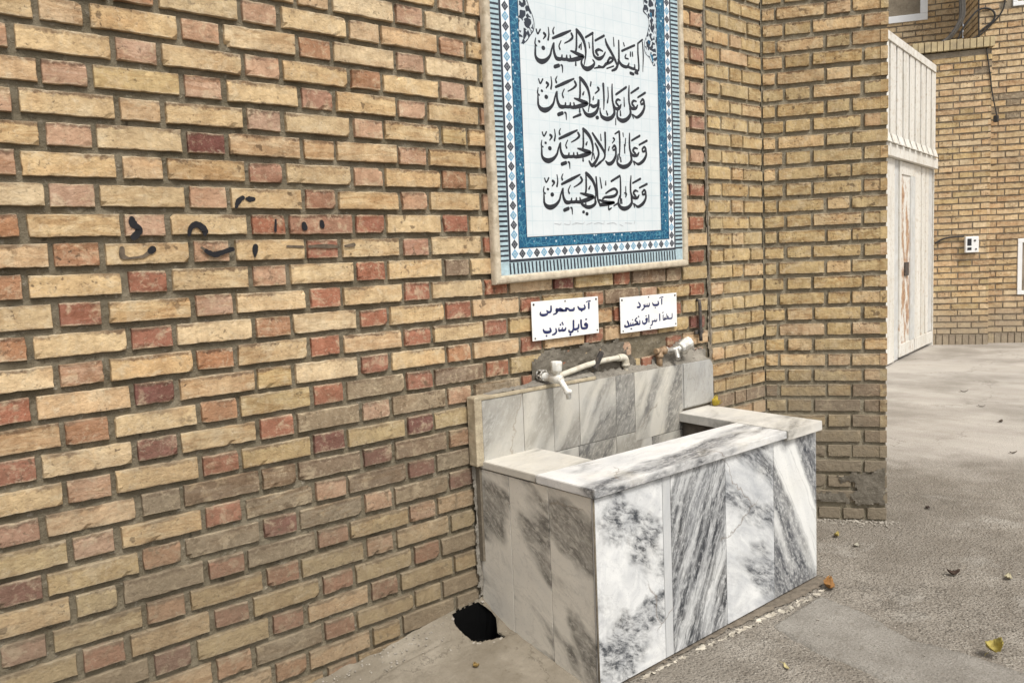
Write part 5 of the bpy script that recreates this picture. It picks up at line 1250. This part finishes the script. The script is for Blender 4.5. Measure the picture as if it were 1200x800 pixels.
# ================================================================ GRAFFITI
M_PAINT = mat_plain("black_spray_paint", (0.012, 0.011, 0.013), 0.6, 0.4, 60, spec=0.3)
M_PAINT2 = mat_plain("faded_black_paint", (0.13, 0.10, 0.07), 0.8, 0.5, 60, spec=0.2)
gr = empty("graffiti", (0.47, 0, 1.42), "broken black sprayed graffiti strokes on the buff bricks left of the tile panel", "graffiti")
for key, mm, yy in (('graffiti', M_PAINT, -0.0032), ('graffiti_faded', M_PAINT2, -0.0030)):
    for i, st in enumerate(TRACES[key]):
        bm = bmesh.new()
        P = catmull(st, 4)
        P = [(x + 0.0012 * mnoise.noise(Vector((x * 160, z * 160, i))), z + 0.0012 * mnoise.noise(Vector((x * 160, z * 160, i + 9))), w * (0.74 + 0.2 * mnoise.noise(Vector((x * 130, z * 130, i + 4))))) for x, z, w in P]
        ribbon(bm, P, yy - 0.00002 * i, 0, 2)
        link_bm("paint_stroke", bm, mm, gr)

# ================================================================ WHITE METAL GATE
G0 = Vector((8.262, 1.816, 0.0)); ga = R(10.82)
GD = Vector((math.cos(ga), math.sin(ga), 0)); GN = Vector((math.sin(ga), -math.cos(ga), 0))
GM = Matrix(((GD.x, GN.x, 0, G0.x), (GD.y, GN.y, 0, G0.y), (0, 0, 1, 0), (0, 0, 0, 1)))
def mat_gate(name, rust=0.3, seed=0.0, hi=0.62):
    k = NT(name)
    P = k.map(k.obj, loc=(seed, seed * 2, seed))
    c = k.mix(k.rng(k.noise(k.map(P, scale=(1, 1, 0.2)), 5, 6, 0.6), 0.3, 0.7), (0.60, 0.575, 0.51), (0.72, 0.70, 0.65))
    c = k.mix(k.rng(k.noise(P, 22, 7, 0.68), 0.53, 0.62, 0, 0.55), c, (0.46, 0.38, 0.28))
    c = k.mix(k.rng(k.noise(k.map(P, scale=(1, 1, 0.08)), 14, 6, 0.65), 0.54, 0.66, 0, 0.5), c, (0.45, 0.41, 0.35))
    r = k.noise(k.map(P, scale=(1, 1, 0.45)), 5.5, 8, 0.68)
    c = k.mix(k.rng(r, hi - rust * 0.3, hi - rust * 0.3 + 0.06, 0, 0.9), c, k.mix(k.rng(k.noise(P, 30, 5, 0.6), 0.35, 0.65), (0.22, 0.09, 0.045), (0.48, 0.30, 0.16)))
    return k.fin(c, 0.6, k.bump(r, 0.004, 0.5), spec=0.35)
M_GATE = mat_gate("white_gate_paint", 0.10, 0.0, 0.68)
M_GATER = mat_gate("rusted_door_sheet", 0.46, 3.7, 0.62)
M_GATEG = mat_plain("shaded_gate_paint", (0.56, 0.56, 0.54), 0.6, 0.15, 8, dirt=(0.42, 0.38, 0.31), dirt_amt=0.4)  # gate paint with the shade of side faces and recesses coloured in, plus dirt
gate = empty("metal_gate", tuple(G0 + GD * 1.0), "tall white painted metal gate with a rusty wicket door beyond the pier", "gate")
def gbox(name, boxes, mat, parent=gate, bev=0.004):
    bm = bmesh.new()
    for b in boxes:
        add_box(bm, *b, M=GM, bev=bev)
    return link_bm(name, bm, mat, parent)
gbox("gate_post", [(2.035, 2.20, -0.06, 0.012, 0.0, 2.86)], M_GATE)
gbox("gate_post", [(-2.6, -2.4, -0.08, 0.10, 0.0, 3.50)], M_GATE)
gbox("top_rail", [(-2.4, 1.86, -0.02, 0.065, 3.335, 3.42)], M_GATE)
gbox("mid_rail", [(-2.4, 2.03, -0.03, 0.06, 2.205, 2.33)], M_GATE)
gbox("back_sheet", [(-2.4, 2.03, -0.06, -0.03, 2.33, 3.335)], M_GATEG)
s = -2.35
i = 0
while s < 1.85:
    w = 0.205
    gbox("upper_slat", [(s, s + w, -0.028, 0.052, 2.36 - 0.0, 3.333)], M_GATE)
    # slanted foot of each slat
    bm = bmesh.new()
    vs = [bm.verts.new(GM @ Vector(p)) for p in ((s, 0.050, 2.335), (s + w, 0.050, 2.335), (s + w, 0.056, 2.43), (s, 0.056, 2.43), (s, 0.085, 2.335), (s + w, 0.085, 2.335))]
    bm.faces.new([vs[4], vs[5], vs[2], vs[3]]); bm.faces.new([vs[0], vs[4], vs[3]]); bm.faces.new([vs[1], vs[2], vs[5]]); bm.faces.new([vs[0], vs[1], vs[5], vs[4]])
    link_bm("slat_foot", bm, M_GATE, gate)
    s += 0.27; i += 1
gbox("gate_stile", [(-0.45, 0.16, -0.03, 0.010, 0.04, 2.203)], M_GATE)
gbox("gate_stile", [(0.165, 0.375, -0.05, -0.004, 0.04, 2.203)], M_GATEG)  # flat face coloured grey for a shaded recess
door = gbox("wicket_door", [(0.44, 0.87, -0.03, 0.002, 0.20, 2.06)], M_GATER)
gbox("door_frame", [(0.38, 0.455, -0.03, 0.012, 0.06, 2.20), (0.455, 1.06, -0.03, 0.014, 2.06, 2.195), (0.455, 1.06, -0.03, 0.014, 0.06, 0.20)], M_GATE, door)
gbox("door_stile", [(0.855, 1.06, -0.03, 0.016, 0.201, 2.059)], M_GATEG, door)  # grey here paints the shaded side of the door
gbox("lock", [(0.60, 0.76, 0.001, 0.02, 0.95, 1.10)], M_DARKSTEEL, door, 0.006)
gbox("gate_leaf", [(1.10, 1.80, -0.05, -0.02, 0.05, 2.203)], M_GATE)
for a, b in ((1.10, 1.40), (1.45, 1.62), (1.66, 1.80)):
    gbox("leaf_slat", [(a, b, -0.018, 0.004, 0.201, 2.202)], M_GATE)
gbox("bottom_rail", [(1.10, 2.02, -0.02, 0.012, 0.06, 0.20)], M_GATE)
gbox("gate_stile", [(1.82, 2.02, -0.05, 0.0, 0.21, 2.203)], M_GATEG)  # shade of the recess beside the post, as a grey face
gbox("gate_leaf", [(-2.4, -0.47, -0.05, -0.02, 0.05, 2.203)], M_GATE)
for q in range(6):
    gbox("leaf_slat", [(-2.35 + 0.31 * q, -2.35 + 0.31 * q + 0.25, -0.018, 0.032, 0.10, 2.202)], M_GATE)

# ================================================================ FAR BRICK BUILDING
FA = Vector((10.307, 2.159, 0.0)); fa = R(-57)
FD = Vector((math.cos(fa), math.sin(fa), 0)); FN = Vector((math.sin(fa), -math.cos(fa), 0))
BH = 6.0
far = empty("brick_building", tuple(FA), "pale yellow brick building with white windows across the yard behind the gate", "building")
def fcol(z, base):
    if base == 'p':
        if z > 3.25: return random.choice("GYTYT")
        return random.choice("CCTYCLLTC")
    if base == 'l': return random.choice("LLLLC")  # lighter bricks make up for the weak light on these walls
    if 2.75 < z < 3.08: return random.choice("GGBYC")
    return random.choice("CLLLTCLL") if z > 3 else random.choice("CCLTCLT")
def far_wall(name, o, d, n, L, z0, z1, base, holes=(), parent=far, step=0.3):
    br = []
    kq = 0
    z = z0 + 0.14
    s0 = 0.012
    # soldier course at the foot
    if z0 < 0.3:
        s = 0.0
        while s < L:
            br.append((o, d, n, s, min(L, s + 0.062), z0, z0 + 0.125, jit(PAL[random.choice("GBGY")]), 0)); s += 0.075
    while z < z1 - 0.06:
        s = -(0.24 if kq % 2 else 0.0)
        t_ = 0
        while s < L:
            w = 0.30 if t_ % 2 == 0 else 0.142
            a, b = max(0, s), min(L, s + w)
            if b - a > 0.03 and not any(h0 < (a + b) / 2 < h1 and g0 < z + 0.03 < g1 for h0, h1, g0, g1 in holes):
                for h0, h1, g0, g1 in holes:
                    if g0 < z + 0.03 < g1:
                        if a < h0 < b: b = h0
                        if a < h1 < b: a = h1
                c = jit(PAL[fcol(z, base)], 0.12)
                br.append((o, d, n, a, b, z, z + 0.061, c, 0))
            s += w + 0.014; t_ += 1
        z += 0.077; kq += 1
    bm = bmesh.new()
    mortar_sheet(bm, o, d, n, 0, L, z0 - 0.05, z1, 0.010, step, 0.002)
    return brick_mesh(name, br, bm, [M_BRICKF, M_MORTARF], parent)
def P3(s, off): return FA + FD * s - FN * off
# pillar, left flank wall, return and right wall
far_wall("pillar", P3(-0.30, 0.0), FD, FN, 0.88, 0.02, 3.60, 'p')
far_wall("pillar_side", P3(0.58, 0.0), -FN, FD, 0.16, 0.02, 3.60, 'p')
bm = bmesh.new()
FM = Matrix(((FD.x, FN.x, 0, FA.x), (FD.y, FN.y, 0, FA.y), (0, 0, 1, 0), (0, 0, 0, 1)))
add_box(bm, -0.30, 0.575, -0.95, -0.03, 0, 3.60, M=FM)
s = -0.30
while s < 0.57:
    w = random.uniform(0.058, 0.066)
    add_box(bm, s, min(0.60, s + w), -0.5, 0.035 + random.uniform(-0.006, 0.006), 3.615, 3.735 + random.uniform(-0.008, 0.004), M=FM, bev=0.004)
    s += w + 0.008
link_bm("coping", bm, mat_plain("coping_brick", (0.50, 0.40, 0.23), 0.9, 0.3, 6, 0.003, dirt=(0.24, 0.19, 0.13), dirt_amt=0.7, dscale=5), far)
WR = (0.47, 3.6)
RH = [(0.93 - 0.47, 1.75 - 0.47, 0.62, 1.31), (0.83 - 0.47, 1.75 - 0.47, 4.09, 5.2)]
far_wall("right_wall", P3(0.47, 0.15), FD, FN, 3.1, 0.02, BH, 'r', RH)
far_wall("return_wall", P3(0.47, 0.95), FN, -FD, 0.80, 2.6, BH, 'l')
LH = [(-1.35 + 2.2, 0.05 + 2.2, 4.24, 5.4)]
far_wall("left_wall", P3(-2.2, 0.95), FD, FN, 2.67, 2.6, BH, 'l', LH)
bm = bmesh.new()
add_box(bm, 0.50, 3.57, -0.60, -0.40, 0, BH, M=FM)
add_box(bm, -2.2, 0.46, -1.40, -1.20, 0, BH, M=FM)
add_box(bm, -2.2, 0.46, -0.975, -0.965, 0, 2.6, M=FM)
link_bm("wall_core", bm, M_MORTARF, far)
M_WIN = mat_plain("white_window_frame", (0.80, 0.80, 0.79), 0.4, 0.05, 8)
k = NT("window_glass")
M_GLASS = k.fin(k.mix(k.rng(k.noise(k.obj, 1.5, 4, 0.6), 0.3, 0.7), (0.44, 0.46, 0.44), (0.66, 0.68, 0.64)), 0.3, spec=0.6)
k = NT("dark_window_glass")
M_GLASSD = k.fin((0.03, 0.03, 0.035), 0.12, spec=0.6)
k = NT("bluish_window_glass")
M_GLASSB = k.fin((0.28, 0.30, 0.36), 0.15, spec=0.6)
def window(s0, s1, z0, z1, off, glass, fw=0.09):
    bm = bmesh.new()
    t0, t1 = -off - 0.09, -off + 0.012
    for b in ((s0, s1, z0, z0 + fw), (s0, s1, z1 - fw, z1), (s0, s0 + fw, z0 + fw, z1 - fw), (s1 - fw, s1, z0 + fw, z1 - fw)):
        add_box(bm, b[0], b[1], t0, t1, b[2], b[3], M=FM, bev=0.006)
    add_box(bm, s0 + fw, s1 - fw, t0, t1 - 0.035, z0 + fw, z0 + fw + 0.035, M=FM)
    add_box(bm, s1 - fw - 0.035, s1 - fw, t0, t1 - 0.035, z0 + fw + 0.036, z1 - fw, M=FM)
    w = link_bm("window", bm, M_WIN, far)
    bm = bmesh.new()
    add_box(bm, s0 + fw * 0.5, s1 - fw * 0.5, -off - 0.06, -off - 0.05, z0 + fw * 0.5, z1 - fw * 0.5, M=FM)
    link_bm("pane", bm, glass, w)
window(-1.35, 0.05, 4.24, 5.4, 0.95, M_GLASS)
window(0.93, 1.75, 0.62, 1.31, 0.15, M_GLASSB, 0.05)
window(0.83, 1.75, 4.09, 5.2, 0.15, M_GLASSD, 0.05)

# entry-phone box and cables on the far building
ph = empty("intercom_box", tuple(P3(0.375, -0.03) + Vector((0, 0, 1.16))), "small white wall box with two dark windows on the far brick pillar", "wall box")
bm = bmesh.new(); add_box(bm, 0.302, 0.448, 0.003, 0.075, 1.165, 1.362, M=FM, bev=0.008); link_bm("case", bm, M_WIN, ph)
bm = bmesh.new(); add_box(bm, 0.322, 0.368, 0.0755, 0.079, 1.250, 1.335, M=FM, bev=0.002); link_bm("display", bm, M_GLASSD, ph)
bm = bmesh.new(); add_box(bm, 0.322, 0.368, 0.0755, 0.079, 1.195, 1.228, M=FM, bev=0.002); link_bm("display", bm, M_GLASSD, ph)
for ss, zz, rr in ((0.405, 1.310, 0.012), (0.418, 1.205, 0.010)):
    bm = bmesh.new(); add_lathe(bm, [(0, rr), (0.005, rr), (0.006, rr * 0.5)], FM @ Vector((ss, 0.075, zz)), FN, 12); link_bm("button", bm, M_DARKSTEEL, ph)
M_CABLE = mat_plain("black_cable", (0.03, 0.028, 0.027), 0.7, 0.3)
M_CABLEG = mat_plain("grey_cable", (0.085, 0.076, 0.065), 0.7, 0.3)
CAB = {
 'bundle': [(10.554, 1.998, 4.95), (10.554, 1.998, 4.35), (10.555, 1.997, 4.23), (10.556, 1.996, 4.049), (10.531, 2.034, 3.933), (10.481, 2.112, 3.802), (10.44, 2.175, 3.749)],
 'loop': [(10.542, 2.036, 3.755), (10.567, 1.998, 3.869), (10.597, 1.951, 3.953), (10.657, 1.859, 4.081), (10.717, 1.767, 4.097), (10.757, 1.704, 4.038), (10.753, 1.711, 3.949), (10.683, 1.818, 3.844), (10.669, 1.841, 3.787)],
 'line': [(10.829, 1.593, 4.9), (10.829, 1.593, 4.289), (10.821, 1.607, 4.173), (10.807, 1.628, 4.057), (10.773, 1.681, 3.965), (10.684, 1.817, 3.804), (10.633, 1.895, 3.764)],
 'vert': [(10.665, 1.846, 4.9), (10.665, 1.846, 4.329), (10.667, 1.843, 4.008), (10.669, 1.84, 3.76)],
 'low': [(10.577, 1.721, 3.60), (10.599, 1.687, 3.313), (10.616, 1.661, 3.059), (10.643, 1.619, 2.793), (10.64, 1.63, 2.76)],
 'wire': [(10.277, 2.168, 1.297), (10.314, 2.112, 1.337), (10.36, 2.04, 1.359), (10.453, 1.897, 1.366)]}
def cable(key, r, mat, label):
    bm = bmesh.new()
    add_tube(bm, catmull(CAB[key], 6), r, 8)
    if key == 'bundle':
        add_tube(bm, catmull([(x + 0.018, y - 0.02, z) for x, y, z in CAB[key]], 6), r * 0.8, 8)
        add_tube(bm, catmull([(x - 0.014, y + 0.016, z - 0.02) for x, y, z in CAB[key]], 6), r * 0.6, 8)
    if key == 'low':
        add_box(bm, 10.615, 10.665, 1.60, 1.65, 2.72, 2.80, None, 0.01)
    tag(link_bm("cable", bm, mat), label, "cable", "cables on the far building")
cable('bundle', 0.021, M_CABLEG, "thick grey bundle of cables coming down onto the far pillar's coping")
cable('loop', 0.011, M_CABLE, "black cable curling in a loop above the far pillar")
cable('line', 0.009, M_CABLE, "thin dark cable slanting from the upper right window to the far pillar")
cable('vert', 0.009, M_CABLE, "straight black cable hanging down the corner above the far pillar")
cable('low', 0.007, M_CABLE, "black cable running down the right edge of the far pillar")
cable('wire', 0.010, M_CABLE, "short black wire from the gate post to the white wall box")

# ================================================================ FALLEN LEAVES AND GRIT
def leaf(x, y, z, L, W, rot, curl, col, label, tilt=0.2, twist=0.3, group="fallen leaves"):
    bm = bmesh.new()
    nx, ny = 9, 5
    g = []
    for i in range(nx):
        t_ = i / (nx - 1)
        w = W * math.sin(math.pi * min(1, t_ * 0.92 + 0.06)) ** 0.75 * (1 + 0.12 * math.sin(t_ * 23))
        row = []
        for j in range(ny):
            v = (j / (ny - 1) - 0.5) * 2
            px, py = (t_ - 0.5) * L, v * w * 0.5
            pz = curl * ((t_ - 0.5) ** 2 * 4) * L * 0.35 + abs(v) ** 1.5 * W * 0.32 * curl + 0.002 * mnoise.noise(Vector((px * 90, py * 90, L * 50)))
            row.append(bm.verts.new((px, py, pz)))
        g.append(row)
    for i in range(nx - 1):
        for j in range(ny - 1):
            f = bm.faces.new([g[i][j], g[i + 1][j], g[i + 1][j + 1], g[i][j + 1]]); f.smooth = True
    r_ = bmesh.ops.extrude_face_region(bm, geom=bm.faces[:])
    bmesh.ops.translate(bm, verts=[v for v in r_['geom'] if isinstance(v, bmesh.types.BMVert)], vec=(0, 0, 0.0008))
    M4 = Matrix.Rotation(rot, 4, 'Z') @ Matrix.Rotation(tilt, 4, 'Y') @ Matrix.Rotation(twist, 4, 'X')
    bmesh.ops.transform(bm, matrix=M4, verts=bm.verts)
    add_tube(bm, [M4 @ Vector((L * 0.45, 0, 0.0)), M4 @ Vector((L * 0.62, 0.004, 0.004)), M4 @ Vector((L * 0.75, 0.01, 0.003))], 0.0009, 5)
    zmin = min(v.co.z for v in bm.verts)
    bmesh.ops.recalc_face_normals(bm, faces=bm.faces)
    m = mat_plain("dry_leaf", col, 0.75, 0.35, 70, 0.001, dirt=tuple(c * 0.35 for c in col), dirt_amt=0.6, dscale=60)
    me = bpy.data.meshes.new("fallen_leaf")
    bm.to_mesh(me); bm.free()
    me.materials.append(m)
    o = bpy.data.objects.new("fallen_leaf", me)
    o.location = (x, y, z - zmin)
    COL.objects.link(o)
    tag(o, label, "leaf", group)
G = GZ + 0.002
leaf(2.415, -0.622, G + 0.004, 0.056, 0.044, 0.6, 1.0, (0.27, 0.13, 0.035), "curled orange brown leaf at the foot of the basin's far corner", -0.35, 0.4)
leaf(2.285, -1.245, G + 0.003, 0.050, 0.046, 2.2, 1.5, (0.42, 0.34, 0.09), "crumpled yellow leaf on the paving in the near right corner", 0.3, -0.4)
leaf(1.037, -0.230, 0.071, 0.026, 0.018, 1.4, 1.0, (0.29, 0.19, 0.06), "small tan leaf on the concrete below the drain hole", 0.3, 0.2)
leaf(2.957, -0.372, G, 0.046, 0.022, 0.3, 0.8, (0.36, 0.28, 0.08), "olive yellow leaf lying in front of the yellow brick pier", 0.1, 0.3)
leaf(2.849, -0.901, G, 0.050, 0.028, -0.7, 0.9, (0.055, 0.032, 0.02), "dark brown leaf alone on the rough asphalt", 0.1, 0.2)
leaf(2.904, -0.49, G, 0.036, 0.020, 0.1, 0.5, (0.40, 0.37, 0.29), "pale papery leaf just right of the basin", 0.05, 0.1)
leaf(2.95, -1.06, G, 0.045, 0.026, 0.2, 0.6, (0.44, 0.39, 0.25), "pale straw coloured leaf at the right edge of the asphalt", 0.05, 0.2)
leaf(3.612, -0.494, G, 0.030, 0.022, 0.4, 0.6, (0.06, 0.04, 0.03), "black shrivelled leaf on the yard right of the pier", 0.1, 0.1)
leaf(2.499, -0.060, 0.6455, 0.046, 0.040, 1.1, 1.6, (0.44, 0.32, 0.03), "bright yellow dry leaf on the basin's right rim against the wall", -0.4, 0.5)
leaf(1.774, -0.832, G, 0.040, 0.012, 0.9, 0.4, (0.48, 0.41, 0.20), "straw yellow shred on the paving in front of the basin", 0.0, 0.1)
for (x, y, L, lab) in ((7.0, 0.6, 0.06, "tiny dark leaf in the middle of the yard"), (5.9, -0.05, 0.06, "dark leaf flat on the yard below the tiny far one"), (6.4, 0.25, 0.05, "small brown leaf on the pale yard"), (5.0, -0.42, 0.045, "dark leaf by the change of paving at the right")):
    leaf(x, y, G, L, L * 0.4, random.uniform(0, 3), 0.5, (0.09, 0.065, 0.045), lab, 0.05, 0.1)

M_GRIT = NT("grit")
k = M_GRIT
M_GRIT = k.fin(k.mix(k.noise(k.obj, 33, 2, 0.5), (0.12, 0.10, 0.08), (0.50, 0.46, 0.39)), 0.9, spec=0.2)
bm = bmesh.new()
rs = random.Random(3)
def stone(x, y, z, r):
    m4 = Matrix.Translation((x, y, z + r * 0.3)) @ Matrix.Rotation(rs.uniform(0, 6), 4, 'Z') @ Matrix.Diagonal((rs.uniform(.8, 1.4), rs.uniform(.7, 1.1), rs.uniform(.4, .8), 1))
    v = bmesh.ops.create_icosphere(bm, subdivisions=1, radius=r, matrix=m4)['verts']
    for q in v: q.co += Vector((rs.uniform(-1, 1), rs.uniform(-1, 1), rs.uniform(-1, 1))) * r * 0.22
for _ in range(620):
    x, y = rs.uniform(1.3, 4.4), rs.uniform(-1.7, -0.3)
    if y > -0.60 and x < 2.52: continue
    s_ = (Vector((x, y, 0)) - PB).dot(PN)
    if s_ < 0.005 and x > 2.55: continue
    stone(x, y, GZ + (0.006 if 1.9 < x < 2.3 else 0), rs.uniform(0.0012, 0.0034) if rs.random() < 0.93 else rs.uniform(0.004, 0.007))
for _ in range(260):
    s_, o_ = rs.uniform(0.1, PLEN + 0.05), abs(rs.gauss(0, 0.035)) + 0.004
    p = PB + PD * s_ + PN * o_
    if p.x < 2.52: continue
    stone(p.x, p.y, GZ, rs.uniform(0.002, 0.008))
for _ in range(46):
    a_ = rs.uniform(0, 6.28)
    x, y = 1.175 + 0.085 * math.cos(a_), -0.075 + 0.09 * math.sin(a_)
    if y > -0.01 or x > 1.24 or inpoly(x, y, HOLE): continue
    stone(x, y, GZ + (zw(x) - GZ) * prof(-y) - 0.002, rs.uniform(0.002, 0.006))
for _ in range(200):
    x, y = rs.uniform(0.3, 1.1), -abs(rs.gauss(0, 0.05)) - 0.004
    stone(x, y, GZ + (zw(x) - GZ) * prof(-y), rs.uniform(0.0015, 0.004))
tag(link_bm("gravel", bm, M_GRIT), "loose grit and small stones scattered on the paving", "gravel", kind="stuff")
